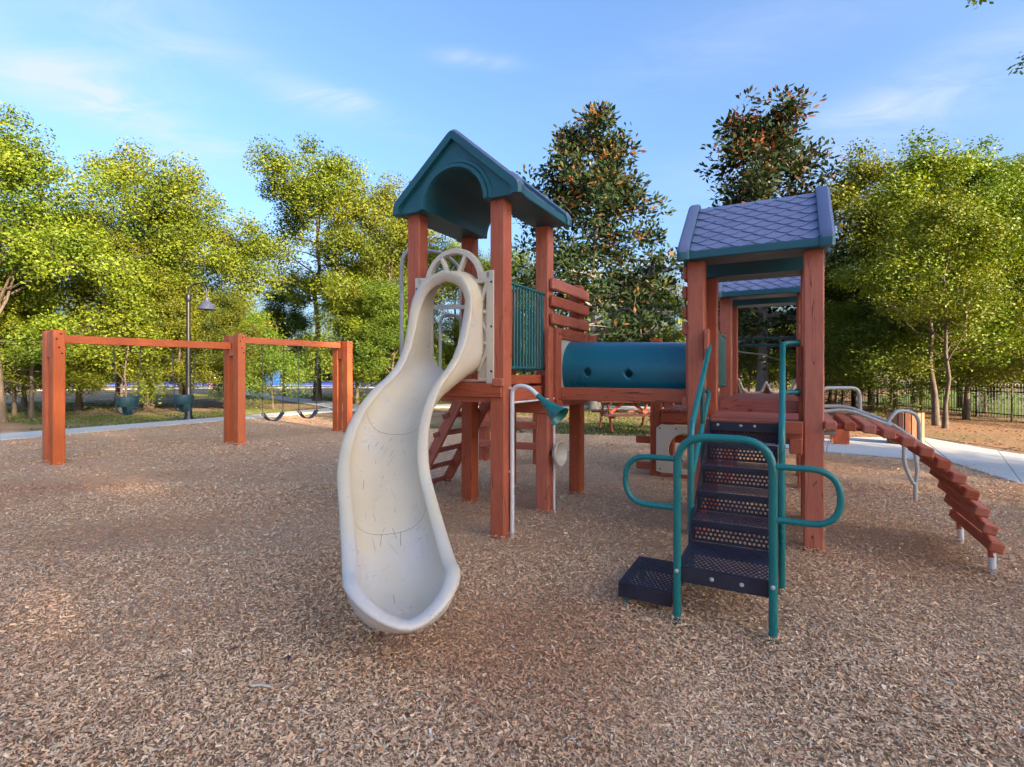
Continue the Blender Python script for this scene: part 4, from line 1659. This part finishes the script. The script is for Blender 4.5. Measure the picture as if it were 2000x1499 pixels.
    for t in (62, 118):
        q = R(t)
        pbar(ca + .10 * math.cos(q), cz + .10 * math.sin(q) - .03, ca + .285 * math.cos(q), cz + .285 * math.sin(q), .034)
    for sx in (-1, 1):
        xo, xi = ca + sx * .385, ca + sx * .26
        pbar(xo, 1.31, xo, 2.28, .075)                                     # outer stile
        pbar(ca + sx * .385, 2.245, ca + sx * .275, 2.245, .06)             # shoulder
        pbar(ca + sx * .36, 2.20, ca + sx * .14, 2.19, .036)               # cross bar to hood
        pbar(ca + sx * .355, 2.19, ca + sx * .262, 1.93, .034)             # diagonal
        pbar(ca + sx * .37, 1.93, ca + sx * .25, 1.93, .036)
        pn.box((ca + sx * .315, yb + .012, 1.62), (.14, .02, .62))          # closed sheet
        for (z0, z1) in ((1.92, 1.74), (1.66, 1.66), (1.42, 1.60), (1.345, 1.345)):
            pbar(ca + sx * .26, z0, ca + sx * .355, z1, .030, .03, yb - .006)
        pn.box((ca + sx * .19, yb + .02, 1.32), (.30, .03, .06))
    pn.build('entrance_panel', M['beige'], root, bevel=.005)
    for sx in (-1, 1):
        for z in (1.42, 1.80, 2.18):
            MB().lathe([(0, .006), (.009, .004), (.011, 0)], 10, (ca + sx * .40, yb - .027, z), Matrix.Rotation(R(90), 3, 'X')).build('bolt', M['lamp_shade'], root)
    # footing under the exit
    a, b, h, bz = cen(LE - .25)
    MB().tube([(a - .10, b - .07, -.05), (a - .10, b - .07, bz - .03)], .03, 10).build('foot', M['grey_pipe'], root, smooth=True)
    a, b, h, bz = cen(1.05)


slide()

# ------------------------------------------------------------------ staircase with perforated treads (frame: x across, y up the stairs)


def perf(nx, ny, p, r, w, d):
    """perforated sheet centred on the origin in the xy plane: real holes"""
    b = MB()
    ox, oy = -nx * p / 2, -ny * p / 2
    for j in range(ny):
        sh_ = (p / 2 if j % 2 else 0) - p / 4
        for i in range(nx):
            cx, cy = ox + (i + .5) * p + sh_, oy + (j + .5) * p
            sq = [(cx - p / 2, cy - p / 2, 0), (cx + p / 2, cy - p / 2, 0), (cx + p / 2, cy + p / 2, 0), (cx - p / 2, cy + p / 2, 0)]
            oc = [(cx + r * math.cos(R(-112.5 + 45 * k)), cy + r * math.sin(R(-112.5 + 45 * k)), 0) for k in range(8)]
            b.add(sq + oc, [(0, 1, 5, 4), (1, 2, 7, 6), (2, 3, 9, 8), (3, 0, 11, 10), (0, 4, 11), (1, 6, 5), (2, 8, 7), (3, 10, 9)])
    # margins
    mx, my = w / 2, d / 2
    hx, hy = nx * p / 2 - p / 4, ny * p / 2
    b.add([(-mx, -my, 0), (mx, -my, 0), (mx, -hy, 0), (-mx, -hy, 0)], [(0, 1, 2, 3)])
    b.add([(-mx, hy, 0), (mx, hy, 0), (mx, my, 0), (-mx, my, 0)], [(0, 1, 2, 3)])
    b.add([(-mx, -hy, .0004), (-hx + .0, -hy, .0004), (-hx + .0, hy, .0004), (-mx, hy, .0004)], [(0, 1, 2, 3)])
    b.add([(hx, -hy, .0004), (mx, -hy, .0004), (mx, hy, .0004), (hx, hy, .0004)], [(0, 1, 2, 3)])
    return b


def stairs():
    V = M['vinyl']
    root = empty('staircase', (1.86, -.84, 0), 0, PS)   # origin: centre of the landing's front edge
    w, zl, dl = .50, .315, .50
    rise, run = (DB - .01 - zl) / 5, .245
    # landing
    perf(17, 17, .0275, .0068, w, dl).build('landing_sheet', V, root, (0, dl / 2, zl))
    fr = MB()
    for (c, d) in (((0, .006, zl - .045), (w, .012, .088)), ((0, dl - .006, zl - .045), (w, .012, .088)), ((-w / 2 + .006, dl / 2, zl - .045), (.012, dl - .02, .086)), ((w / 2 - .006, dl / 2, zl - .045), (.012, dl - .02, .086))):
        fr.box(c, d)
    fr.build('landing_frame', V, root, bevel=.003)
    for x in (-.06, .09):
        MB().lathe([(0, -.006), (.010, -.003), (.012, 0)], 10, (x, 0, zl - .045), Matrix.Rotation(R(-90), 3, 'X')).build('bolt', M['steel'], root)
    # treads and risers
    for i in range(5):
        y = dl + i * run
        z0 = zl + i * rise
        ri = perf(17, 4, .0265, .0088, w - .01, rise - .004)
        ri.build('riser', V, root, (0, y, z0 + rise / 2), (R(90), 0, 0))
        if i < 4:
            z = z0 + rise
            perf(17, 8, .0275, .0068, w - .01, run - .012).build('tread', V, root, (0, y + run / 2, z))
            MB().box((0, y - .004, z - .018), (w - .012, .014, .034)).build('tread_nosing', V, root, bevel=.003)
    top = dl + 5 * run
    MB().box((0, dl + 4 * run - .02, DB - .045), (w - .01, .012, .075)).build('top_plate', V, root, bevel=.003)
    for x in (-.19, -.02, .08):
        MB().lathe([(0, -.008), (.010, -.004), (.012, 0)], 10, (x, dl + 4 * run - .027, DB - .035), Matrix.Rotation(R(-90), 3, 'X')).build('bolt', M['steel'], root)
    for s in (-1, 1):
        sp = [(s * w / 2, dl - .02, zl - .09), (s * w / 2, dl - .02, zl + .05), (s * w / 2, dl + 4.1 * run, zl + 4.5 * rise + .12), (s * w / 2, dl + 4.5 * run, DB - .06), (s * w / 2, dl + 4.5 * run, DB - .20)]
        MB().prism(sp, (s * .008, 0, 0)).build('stringer', V, root)
    # low side step
    perf(10, 17, .0275, .0068, .31, .50).build('side_step_sheet', V, root, (-.43, .25, .155))
    fr = MB()
    for (c, d) in (((-.43, .006, .112), (.31, .012, .084)), ((-.43, .494, .112), (.31, .012, .084)), ((-.579, .25, .112), (.012, .476, .082)), ((-.281, .25, .112), (.012, .476, .082))):
        fr.box(c, d)
    fr.build('side_step_frame', V, root, bevel=.003)
    for (x, y) in ((-.55, .05), (-.55, .45)):
        MB().tube([(x, y, -.05), (x, y, .08)], .02, 8).build('side_step_leg', M['teal'], root, smooth=True)
    # rails
    T = M['teal']
    r = .0215
    hx = .24
    gate = fillet([(-hx, -.02, -.06), (-hx, -.02, 1.05), (hx, -.02, 1.05), (hx, -.02, -.06)], .17, 8)
    MB().tube(gate, r, 12).build('gate_rail', T, root, smooth=True)
    for s in (-1, 1):
        lp = fillet([(s * (hx + .015), -.02, .92), (s * (hx + .295), -.02, .92), (s * (hx + .295), -.02, .645), (s * (hx + .015), -.02, .645)], .135, 8)
        MB().tube(lp, .0165, 10).build('hand_loop', T, root, smooth=True)
        MB().lathe([(0, -.008), (.009, -.005), (.012, 0)], 10, (s * hx, -.043, .30 if s < 0 else .30), Matrix.Rotation(R(-90), 3, 'X')).build('bolt', M['steel'], root)
        MB().lathe([(.0235, .0), (.027, .0), (.027, .03), (.0235, .03)], 12, (s * hx, -.02, -.012)).build('foot_sleeve', T, root, smooth=True)
    for s in (-1, 1):
        x = s * .275
        rail = fillet([(x, .68, -.06), (x, .68, 1.02), (x, 1.66, 1.645), (x + s * .10, 1.70, 1.645)], .10, 6)
        MB().tube(rail, .0205, 12).build('stair_rail', T, root, smooth=True)
        low = fillet([(x, .68, .68), (x, 1.64, 1.25), (x + s * .10, 1.68, 1.25)], .06, 5)
        MB().tube(low, .0185, 10).build('lower_rail', T, root, smooth=True)
        MB().tube([(x, 1.22, .40), (x, 1.22, 1.36)], .0165, 10).build('rail_strut', M['teal_dark'], root, smooth=True)
        for z in (1.645, 1.25):
            MB().tube([(x + s * .09, 1.70, z), (x + s * .115, 1.71, z)], .03, 10).build('rail_flange', M['teal_dark'], root, smooth=True)


stairs()


# ------------------------------------------------------------------ ladder, poles, talk tube, small play parts
def ladder():
    root = empty('ladder', (0, 0, 0), 0, PS)
    y0, y1 = 1.02, 1.68
    xb, xt = -1.80, -1.00
    for y in (y0, y1):
        beam('stringer', (xb, y, -.05), (xt, y, 1.30), .045, .12, W_, root, up=(-1, 0, .6))
    for i in range(6):
        f = (i + .35) / 6.1
        x, z = xb + (xt - xb) * f, -.05 + 1.35 * f
        beam('rung', (x - .06, y0 - .035, z), (x - .06, y1 + .035, z), .10, .055, WD, root, up=(-.35, 0, 1))


ladder()


def poles():
    g = M['grey_pipe']
    root = empty('climbing_pole', (0, 0, 0), 0, PS)
    MB().tube(fillet([(-1.385, .34, -.05), (-1.385, .34, 2.72), (-1.30, .98, 2.78), (-1.16, 1.12, 2.62), (-1.16, 1.12, 1.30)], .22, 8), .021, 10).build('pole', g, root, smooth=True)
    MB().bar((-1.30, .62, 2.12), (-.60, .95, 2.12), .03, .045).build('cross_bar', g, root)
    h = empty('grab_loop', (0, 0, 0), 0, PS)
    MB().tube(fillet([(-1.27, .86, 1.25), (-1.27, .86, 2.06), (-1.10, 1.02, 2.06), (-1.10, 1.02, 1.25)], .10, 6), .018, 10).build('loop', g, h, smooth=True)


poles()


def talk_tube():
    root = empty('talk_tube', (0, 0, 0), 0, PS)
    w = M['white_pipe']
    x0, y0 = .098, .02
    pl = fillet([(x0, y0, -.05), (x0, y0, 1.29), (x0 + .16, y0 - .03, 1.30), (x0 + .30, y0 - .05, 1.19)], .13, 8)
    MB().tube(pl, .0185, 12).build('pipe', w, root, smooth=True)
    d = (pl[-1] - pl[-3]).normalized()
    rot = frame(d) @ Matrix(((0, 0, 1), (1, 0, 0), (0, 1, 0)))
    prof = [(.020, -.03), (.0215, 0), (.026, .04), (.042, .11), (.062, .17), (.085, .235), (.090, .240), (.086, .236), (.060, .168), (.038, .10), (.016, .03)]
    MB().lathe(prof, 24, pl[-1] - d * .02, rot).build('horn', M['teal'], root, smooth=True)
    for z in (1.275, .56):
        MB().tube([(.02, y0, z), (x0 - .01, y0, z)], .012, 8).build('bracket', w, root, smooth=True)
    MB().tube([(x0, y0, 1.15), (x0 + .01, .88, 1.15)], .009, 8).build('cross_pipe', w, root, smooth=True)
    # dish on the next post
    dish = empty('listening_dish', (0, 0, 0), 0, PS)
    prof = [(0, -.03), (.03, -.028), (.07, -.012), (.098, .018), (.118, .030), (.125, .025), (.12, .008), (.085, -.03), (.04, -.05), (0, -.052)]
    MB().lathe(prof, 26, (.155, .90, .60), frame((1, -.12, .05)) @ Matrix(((0, 0, 1), (1, 0, 0), (0, 1, 0)))).build('dish', M['beige'], dish, smooth=True)
    MB().tube([(.105, .90, -.05), (.105, .90, .92)], .012, 8).build('dish_pipe', w, dish, smooth=True)
    MB().tube([(.06, .90, .60), (.12, .90, .60)], .025, 10).build('hub', M['black_metal'], dish, smooth=True)


talk_tube()


def play_panel():
    root = empty('play_panel', (0, 0, 0), 0, PS)
    y = 3.24
    x0, x1, z0, z1 = .60, 1.42, .06, .71
    cx, cz, rr = 1.0, .37, .24
    n = 40
    th = [2 * math.pi * i / n for i in range(n)]

    def edge(t):
        c, s = math.cos(t), math.sin(t)
        k = min((x1 - cx if c > 0 else cx - x0) / max(abs(c), 1e-6), (z1 - cz if s > 0 else cz - z0) / max(abs(s), 1e-6))
        return cx + c * k, cz + s * k
    b = MB()
    rows = [[Vector((cx + rr * math.cos(t), y + .02, cz + rr * math.sin(t))) for t in th],
            [Vector((cx + rr * math.cos(t), y - .012, cz + rr * math.sin(t))) for t in th],
            [Vector((edge(t)[0], y - .012, edge(t)[1])) for t in th],
            [Vector((edge(t)[0], y + .02, edge(t)[1])) for t in th]]
    b.grid(rows, close_v=True, close_u=True)
    b.build('panel', M['beige'], root)
    for (x, z) in ((.65, .66), (.86, .66), (.65, .11), (1.2, .66)):
        MB().lathe([(0, .006), (.011, .003), (.012, 0)], 10, (x, y - .013, z), Matrix.Rotation(R(90), 3, 'X')).build('bolt', M['lamp_shade'], root)
    beam('rail_board', (.50, y + .05, .76), (1.52, y + .05, .76), .05, .09, W_, PS)
    beam('rail_board', (.50, y + .05, .05), (1.52, y + .05, .05), .05, .09, W_, PS)
    beam('rail_board', (.57, 4.30, .40), (1.40, 4.30, .40), .05, .12, W_, PS)
    for z in (.12, .48):
        beam('step_block', (.30, 3.36, z), (.52, 3.36, z), .09, .10, W_, PS)


play_panel()


def far_slide():
    """twin beige slide behind the rear tower: only its crest shows"""
    root = empty('twin_slide', (0, 0, 0), 0, PS)
    b = MB()
    rows = []
    for i in range(14):
        s = i / 13 * 2.0
        z = DC + .02 - .9 * (s / 2.0) ** 1.15
        row = []
        for k in range(33):
            x = -.36 + .72 * k / 32
            q = abs(math.sin((x / .36) * math.pi / 2 * 1.0))
            hump = math.exp(-(x / .05) ** 2) * .16 + (math.exp(-((abs(x) - .36) / .06) ** 2)) * .20
            row.append(Vector((1.91 + x, 4.20 + s, z + hump)))
        rows.append(row)
    b.grid(rows)
    o = b.build('slide_bed', M['beige'], root, smooth=True, angle=2)
    o.modifiers.new('solid', 'SOLIDIFY').thickness = .03


far_slide()


# arched slat climber
def arch_climber():
    root = empty('arch_climber', (0, 0, 0), 0, PS)
    prof = [(2.46, 1.00), (2.56, 1.00), (2.66, .995), (2.76, .975), (2.87, .94), (2.98, .88), (3.09, .805), (3.19, .71), (3.27, .60), (3.335, .475), (3.385, .345), (3.42, .215)]
    # even spacing along the arch
    dd = [0.0]
    for i in range(1, len(prof)):
        dd.append(dd[-1] + math.hypot(prof[i][0] - prof[i - 1][0], prof[i][1] - prof[i - 1][1]))
    ev = []
    for k in range(12):
        t = dd[-1] * k / 11
        i = max(j for j in range(len(dd) - 1) if dd[j] <= t + 1e-9)
        f = min(1, (t - dd[i]) / (dd[i + 1] - dd[i]))
        ev.append((prof[i][0] + (prof[i + 1][0] - prof[i][0]) * f, prof[i][1] + (prof[i + 1][1] - prof[i][1]) * f))
    prof = ev
    y0, y1 = .78, 1.76
    for i, (x, z) in enumerate(prof):
        a = prof[max(0, i - 1)]
        c = prof[min(len(prof) - 1, i + 1)]
        t = Vector((c[0] - a[0], 0, c[1] - a[1])).normalized()
        n = Vector((-t.z, 0, t.x))
        p = Vector((x, 0, z)) - n * .0
        beam('slat', (p.x, y0, p.z), (p.x, y1, p.z), .082, .068, W_, root, up=(n * .22 + Vector((0, 0, .78))).normalized(), bev=.008)
    for y in (.90, 1.64):
        pts = [(2.40, y, .985)] + [(x - .004, y, z - .012) for (x, z) in prof] + [(3.425, y, .12)]
        MB().tube(pts, .022, 8).build('side_rail', W_, root, smooth=True)
        MB().tube([(3.425, y, .15), (3.43, y, -.05)], .021, 10).build('leg', M['white_pipe'], root, smooth=True)
        MB().tube([(2.30, y, .93), (2.5, y, .935)], .02, 8).build('rail_stub', M['grey_pipe'], root, smooth=True)


arch_climber()


def loop_rails():
    """grey tube climber on the far side of the towers"""
    g = M['grey_pipe']
    root = empty('loop_climber', (0, 0, 0), 0, PS)
    inv = PS.matrix_basis.inverted()

    def at(u, v, Y):
        return inv @ Vector(((u - 1000) / 1000 * Y, Y, EYE - (v - 730) / 1000 * Y))
    MB().tube(fillet([at(1603, 800, 6.2), at(1603, 758, 6.2), at(1678, 758, 6.2), at(1680, 804, 6.2)], .10, 7), .021, 10).build('handle_loop', g, root, smooth=True)
    MB().tube(fillet([at(1585, 795, 6.2), at(1650, 793, 6.1), at(1735, 824, 5.8), at(1800, 868, 5.6)], .12, 6), .021, 10).build('rail', g, root, smooth=True)
    MB().tube(fillet([at(1585, 806, 5.9), at(1655, 800, 5.8), at(1740, 832, 5.6)], .12, 6), .021, 10).build('rail', g, root, smooth=True)
    MB().tube(fillet([at(1733, 826, 5.7), at(1752, 800, 5.7), at(1794, 808, 5.7), at(1797, 872, 5.7)], .16, 7), .02, 10).build('handle_loop', g, root, smooth=True)
    lp = fillet([at(1766, 862, 5.6), at(1765, 905, 5.6), at(1787, 955, 5.6), at(1793, 915, 5.6), at(1783, 868, 5.6)], .12, 7, closed=True)
    MB().tube(lp, .02, 10, closed=True).build('step_loop', g, root, smooth=True)
    MB().tube([at(1788, 942, 5.6), at(1788, 992, 5.6)], .02, 10).build('leg', g, root, smooth=True)


loop_rails()


# ------------------------------------------------------------------ swing set
WS = M['wood_swing']
SW = [Vector((-7.18, 8.02, 0)), Vector((-5.54, 10.22, 0)), Vector((-4.09, 12.35, 0))]
sdv = (SW[2] - SW[0]).normalized()
snv = Vector((sdv.y, -sdv.x, 0))                      # towards the viewer's side


def swing_set():
    root = tag(empty('swing_set', SW[1]), 'orange painted timber swing frame with three twin posts', 'swing set')
    tops = (2.07, 2.17, 2.17)
    for k, p in enumerate(SW):
        q = p - SW[1]
        for s in (-1, 1):
            o = q + snv * s * .195
            beam('post', (o.x, o.y, -.05), (o.x, o.y, tops[k]), .15, .19, WS, root, up=snv, bev=.008)
        zb = tops[k] - .42
        beam('filler_block', (q.x, q.y, zb), (q.x, q.y, tops[k] - .012), .13, .196, WS, root, up=snv, bev=.006)
        # bolts on the face towards the viewer
        for (ds, dz) in ((.02, -.06), (-.03, -.14), (.0, -.27), (.035, -.36)):
            c = q + snv * (.195 + .0955) + sdv * ds + Vector((0, 0, tops[k] + dz))
            MB().lathe([(0, .0015), (.014, .0015), (.014, -.004)], 10, c, frame(snv) @ Matrix(((0, 0, 1), (1, 0, 0), (0, 1, 0)))).build('bolt_hole', M['dark_hole'], root)
    a, b, c = (p - SW[1] for p in SW)
    z1, z2 = 1.945, 2.075
    off = snv * .0
    p0, p1 = a + sdv * .08, b - sdv * .08
    beam('beam', (p0.x, p0.y, z1), (p1.x, p1.y, z1), .09, .13, WS, root)
    p0, p1 = b + sdv * .08, c - sdv * .08
    beam('beam', (p0.x, p0.y, z2), (p1.x, p1.y, z2), .09, .13, WS, root)


swing_set()


def on_line(k, t):
    return SW[k] + sdv * t


def chain(root, p0, p1, name='chain'):
    """alternating links, one mesh per chain"""
    p0, p1 = Vector(p0), Vector(p1)
    d = p1 - p0
    n = max(3, int(d.length / .055))
    b = MB()
    f = frame(d)
    for i in range(n):
        c = p0 + d * ((i + .5) / n)
        ax = f @ (Vector((0, 1, 0)) if i % 2 else Vector((0, 0, 1)))
        x = d.normalized()
        pts = [c + x * .030 * math.cos(q) + ax * .011 * math.sin(q) for q in [2 * math.pi * j / 8 for j in range(8)]]
        b.tube(pts, .0052, 4, closed=True)
    return b.build(name, M['chain'], root, smooth=True)


def bucket_swing(t, label):
    c = on_line(0, t)
    root = tag(empty('bucket_swing', (c.x, c.y, .70), math.atan2(sdv.y, sdv.x)), label, 'swing', 'bucket swings')
    b = MB()
    n = 24
    prof = []
    for (sc_, z) in ((1.0, .30), (1.04, .29), (1.05, .14), (1.0, .13), (.97, .14), (.96, .29), (1.0, .30)):
        prof.append([Vector((.155 * sc_ * math.cos(2 * math.pi * j / n), .125 * sc_ * math.sin(2 * math.pi * j / n), z)) for j in range(n)])
    b.grid(prof, close_v=True)
    o = b.build('band', M['bucket'], root, smooth=True)
    # saddle straps: front-back and the two sides, leaving leg holes
    for (ax, ay, w) in ((0, .125, .05), (.155, 0, .04)):
        rows = []
        for i in range(15):
            q = math.pi * i / 14
            x, y, z = ax * 1.02 * math.cos(q), ay * 1.02 * math.cos(q), .15 - .15 * math.sin(q) ** .8
            side = Vector((w if ax == 0 else 0, w if ax else 0, 0)) * (1 - .35 * math.sin(q))
            p = Vector((x, y, z))
            rows.append([p - side, p + side, p + side - Vector((0, 0, .02)), p - side - Vector((0, 0, .02))])
        MB().grid(rows, close_v=True).build('saddle_strap', M['bucket'], root, smooth=True)
    for s in (-1, 1):
        chain(root, (s * .155, 0, .29), (s * .20, 0, 1.185))
    return root


bucket_swing(.97, 'dark teal bucket swing nearest the leftmost swing post')
bucket_swing(1.85, 'dark teal bucket swing in front of the black lamp post')


def belt_swing(t, label):
    c = on_line(1, t)
    root = tag(empty('belt_swing', (c.x, c.y, .40), math.atan2(sdv.y, sdv.x)), label, 'swing', 'belt swings')
    rows = []
    for i in range(17):
        f = -1 + 2 * i / 16
        x = .215 * f
        z = .17 * abs(f) ** 2.2
        sl = .374 / .215 * abs(f) ** 1.2 * (1 if f > 0 else -1)
        rows.append([Vector((x, -.075, z)), Vector((x, .075, z)), Vector((x + .004 * sl, .075, z - .012)), Vector((x + .004 * sl, -.075, z - .012))])
    b = MB().grid(rows, close_v=True)
    b.build('belt', M['rubber'], root, smooth=True)
    for s in (-1, 1):
        MB().bar((s * .225, 0, .165), (s * .20, 0, .10), .07, .008).build('clip_plate', M['white_pipe'], root)
        chain(root, (s * .222, 0, .17), (s * .235, 0, 1.615))
    return root


belt_swing(.80, 'slate blue belt swing left of the pair, next to the middle post')
belt_swing(1.62, 'slate blue belt swing right of the pair, next to the rightmost post')

# ------------------------------------------------------------------ lamp posts


def lamp_post(x, y, side, label):
    root = tag(empty('lamp_post', (x, y, -.03)), label, 'lamp post', 'black gooseneck lamp posts')
    k = M['black_metal']
    MB().lathe([(.0, 0), (.13, 0), (.13, .10), (.10, .14), (.085, .9), (.075, .96), (.07, 1.0), (.0, 1.0)], 14).build('base', k, root, smooth=True)
    MB().tube([(0, 0, .9), (0, 0, 3.82)], [.068, .055], 12).build('pole', k, root, smooth=True)
    MB().lathe([(.055, 3.6), (.075, 3.64), (.075, 3.80), (.05, 3.86), (0, 3.88)], 12).build('collar', k, root, smooth=True)
    arm = []
    for i in range(15):
        q = math.pi - (math.pi * 1.0) * i / 14
        arm.append(Vector((side * (.29 + .27 * math.cos(q)), 0, 3.90 + .27 * math.sin(q))))
    arm = [Vector((side * .02, 0, 3.7))] + arm + [Vector((side * .56, 0, 3.70))]
    MB().tube(arm, .028, 8).build('arm', k, root, smooth=True)
    MB().lathe([(.0, 3.74), (.045, 3.73), (.06, 3.66), (.075, 3.62), (.13, 3.58), (.20, 3.50), (.245, 3.40), (.255, 3.375), (.25, 3.37), (.19, 3.47), (.10, 3.56), (0, 3.58)], 20, (side * .56, 0, 0)).build('shade', M['lamp_shade'], root, smooth=True)
    MB().lathe([(0, 3.40), (.05, 3.42), (.07, 3.48), (.05, 3.54)], 12, (side * .56, 0, 0)).build('bulb', M['sign'], root, smooth=True)


lamp_post(-9.83, 15.55, 1, 'black gooseneck lamp post beside the left path')
lamp_post(13.75, 20.6, -1, 'black gooseneck lamp post half hidden in the trees on the right')

# ------------------------------------------------------------------ picnic tables, trash can


def picnic_table(x, y, rz, label, L=1.75):
    root = tag(empty('picnic_table', (x, y, -.03), rz), label, 'picnic table', 'red picnic tables')
    for i in range(5):
        yy = -.30 + i * .15
        beam('top_plank', (-L / 2, yy, .74), (L / 2, yy, .74), .138, .04, WD, root)
    for s in (-1, 1):
        for k in (0, 1):
            yy = s * (.58 + k * .145)
            beam('seat_plank', (-L / 2, yy, .43), (L / 2, yy, .43), .135, .04, WD, root)
    for sx in (-1, 1):
        xx = sx * (L / 2 - .25)
        beam('cross_brace', (xx, -.72, .385), (xx, .72, .385), .04, .09, W_, root)
        beam('cross_brace', (xx, -.34, .695), (xx, .34, .695), .04, .05, W_, root)
        for s in (-1, 1):
            beam('leg', (xx + sx * .042, s * .22, .70), (xx + sx * .042, s * .62, 0), .04, .09, W_, root, up=(0, s * .7, .5))
        beam('diagonal_brace', (xx - sx * .03, 0, .40), (sx * .12, 0, .70), .04, .08, W_, root)
    return root


picnic_table(*gp(1226, 838), R(4), 'red picnic table under the tunnel in the background', 1.55)
picnic_table(*gp(962, 812), R(12), 'red picnic table glimpsed behind the foot of the slide tower', 1.7)


def bench(x, y, rz):
    root = tag(empty('bench', (x, y, -.02), rz), 'small red plank bench beside the path behind the arched climber', 'bench')
    for k in (-1, 1):
        beam('seat_plank', (-.5, k * .085, .44), (.5, k * .085, .44), .16, .045, WD, root)
        beam('leg', (k * .14, 0, -.02), (k * .14, 0, .415), .26, .05, W_, root, up=(1, 0, 0))


bench(*gp(1640, 868), R(70))


def low_stand():
    """post with two cross boards standing behind the ladder"""
    x, y = gp(946, 899)
    root = tag(empty('balance_stand', (x, y, 0), R(-28)), 'short red timber post with two cross boards behind the ladder', 'play post')
    beam('post', (0, 0, -.05), (0, 0, .88), .14, .14, W_, root, up=(0, 1, 0), bev=.01)
    beam('post', (.92, .1, -.05), (.92, .1, .88), .14, .14, W_, root, up=(0, 1, 0), bev=.01)
    beam('cross_board', (-.07, -.09, .60), (.98, -.02, .60), .05, .11, W_, root)
    beam('cross_board', (-.02, -.10, .285), (.98, -.03, .285), .05, .11, W_, root)
    beam('cap_board', (-.16, .0, .90), (1.06, .08, .90), .20, .04, W_, root)


low_stand()


def trash_can():
    x, y = gp(1768, 868)
    root = tag(empty('trash_can', (x, y, -.02)), 'round trash can clad in red wood slats with black rim', 'trash can')
    n = 18
    for i in range(n):
        a = 2 * math.pi * i / n
        c = Vector((math.cos(a), math.sin(a), 0)) * .285
        beam('slat', (c.x, c.y, .05), (c.x, c.y, .66), .085, .025, M['wood_can'], root, up=(math.cos(a), math.sin(a), 0))
    MB().lathe([(0, .06), (.255, .06), (.255, .66), (.28, .665), (.285, .685), (.24, .69), (.20, .68), (.20, .3), (0, .3)], 24).build('liner', M['black_metal'], root, smooth=True)


trash_can()

# ------------------------------------------------------------------ black picket fence along the lawn


def fence():
    root = tag(empty('picket_fence', (15.35, 14, -.03)), 'black metal picket fence along the lawn on the right', 'fence')
    k = M['black_metal']
    y0, y1 = -4.0, 14.0
    pk = None
    y = y0
    i = 0
    while y < y1:
        if pk is None:
            pk = MB().box((0, 0, .56), (.018, .018, 1.04)).add([(-.009, -.009, 1.08), (.009, -.009, 1.08), (.009, .009, 1.08), (-.009, .009, 1.08), (0, 0, 1.12)], [(0, 1, 4), (1, 2, 4), (2, 3, 4), (3, 0, 4)]).build('picket', k, root, (0, y, 0))
        else:
            link('picket', pk.data, None, root, (0, y, 0))
        y += .108
        i += 1
    ps = None
    y = y0
    while y < y1:
        if ps is None:
            ps = MB().box((0, 0, .575), (.06, .06, 1.15)).box((0, 0, 1.165), (.075, .075, .03)).build('fence_post', k, root, (0, y, 0))
        else:
            link('fence_post', ps.data, None, root, (0, y, 0))
        y += 2.3
    for z in (.16, .86, 1.0):
        MB().box((0, (y0 + y1) / 2, z), (.032, y1 - y0, .032)).build('rail', k, root)


fence()


def court_bits():
    x, y = gp(411, 755)
    root = tag(empty('notice_sign', (x, y, 0)), 'blank looking white notice sign before the blue court', 'sign')
    MB().box((0, 0, 1.15), (1.15, .03, .78)).build('board', M['sign'], root, bevel=.01)
    for s in (-.1, .1):
        beam('sign_post', (s, .05, -.05), (s, .05, 1.3), .09, .09, M['bark'] if False else W_, root, up=(0, 1, 0))
    x, y = gp(534, 753)
    root = tag(empty('drinking_fountain', (x, y, 0)), 'bright blue drinking fountain pedestal at the court', 'fountain')
    b = M['blue_paint']
    MB().box((.35, 0, .95), (.75, .4, 1.9)).build('tall_cabinet', b, root, bevel=.02)
    MB().box((-.55, 0, .60), (.65, .4, 1.2)).box((-.6, -.05, 1.25), (.85, .55, .12)).build('low_bowl', b, root, bevel=.02)
    MB().box((-.1, 0, .9), (.3, .15, .15)).build('link_bar', b, root)
    MB().box((.35, -.19, 1.62), (.5, .04, .3)).build('recess', M['screen'], root)


court_bits()


# ------------------------------------------------------------------ branch reaching into the top right corner, from a tree beside the path
def edge_tree():
    root = tree('oak_b', 'oak_tree', 11.2, 3.6, 9.2, 20, 'oak beside the viewer whose branch tips reach the top right corner', 'tree', None, .8)
    g = random.Random(4)
    s = root.scale
    inv = root.matrix_basis.inverted()
    b = MB()
    pts = [Vector((11.2, 3.6, 5.0)), Vector((9.0, 4.6, 5.5)), Vector((7.2, 6.2, 5.3)), Vector((6.62, 6.55, 5.35))]
    b.tube([inv @ p for p in pts], [.05, .03, .015, .006], 6)
    pts2 = [Vector((9.0, 4.6, 5.5)), Vector((6.6, 5.6, 5.75)), Vector((5.45, 5.95, 5.80))]
    b.tube([inv @ p for p in pts2], [.03, .014, .005], 6)
    b.build('branch', M['bark'], root, smooth=True)
    cl = [(6.44, 6.5, 5.30, .42), (6.52, 6.5, 5.42, .45), (5.44, 6.0, 5.77, .34), (5.5, 6.0, 5.86, .5), (6.72, 6.60, 5.33, .45), (6.9, 6.5, 5.42, .6), (7.1, 6.4, 5.35, .7), (5.62, 6.0, 5.86, .42), (7.3, 6.1, 5.6, .9), (6.2, 5.9, 5.95, .6), (7.6, 5.9, 5.4, 1)]
    cl = [(*(inv @ Vector(c[:3])), c[3]) for c in cl]
    me = crown_mesh('branch_leaves', cl, per=110, rc=.20, ls=.10, lw=.045, seed=99)
    link('branch_leaves', me, M['dark_leaf'], root)


edge_tree()
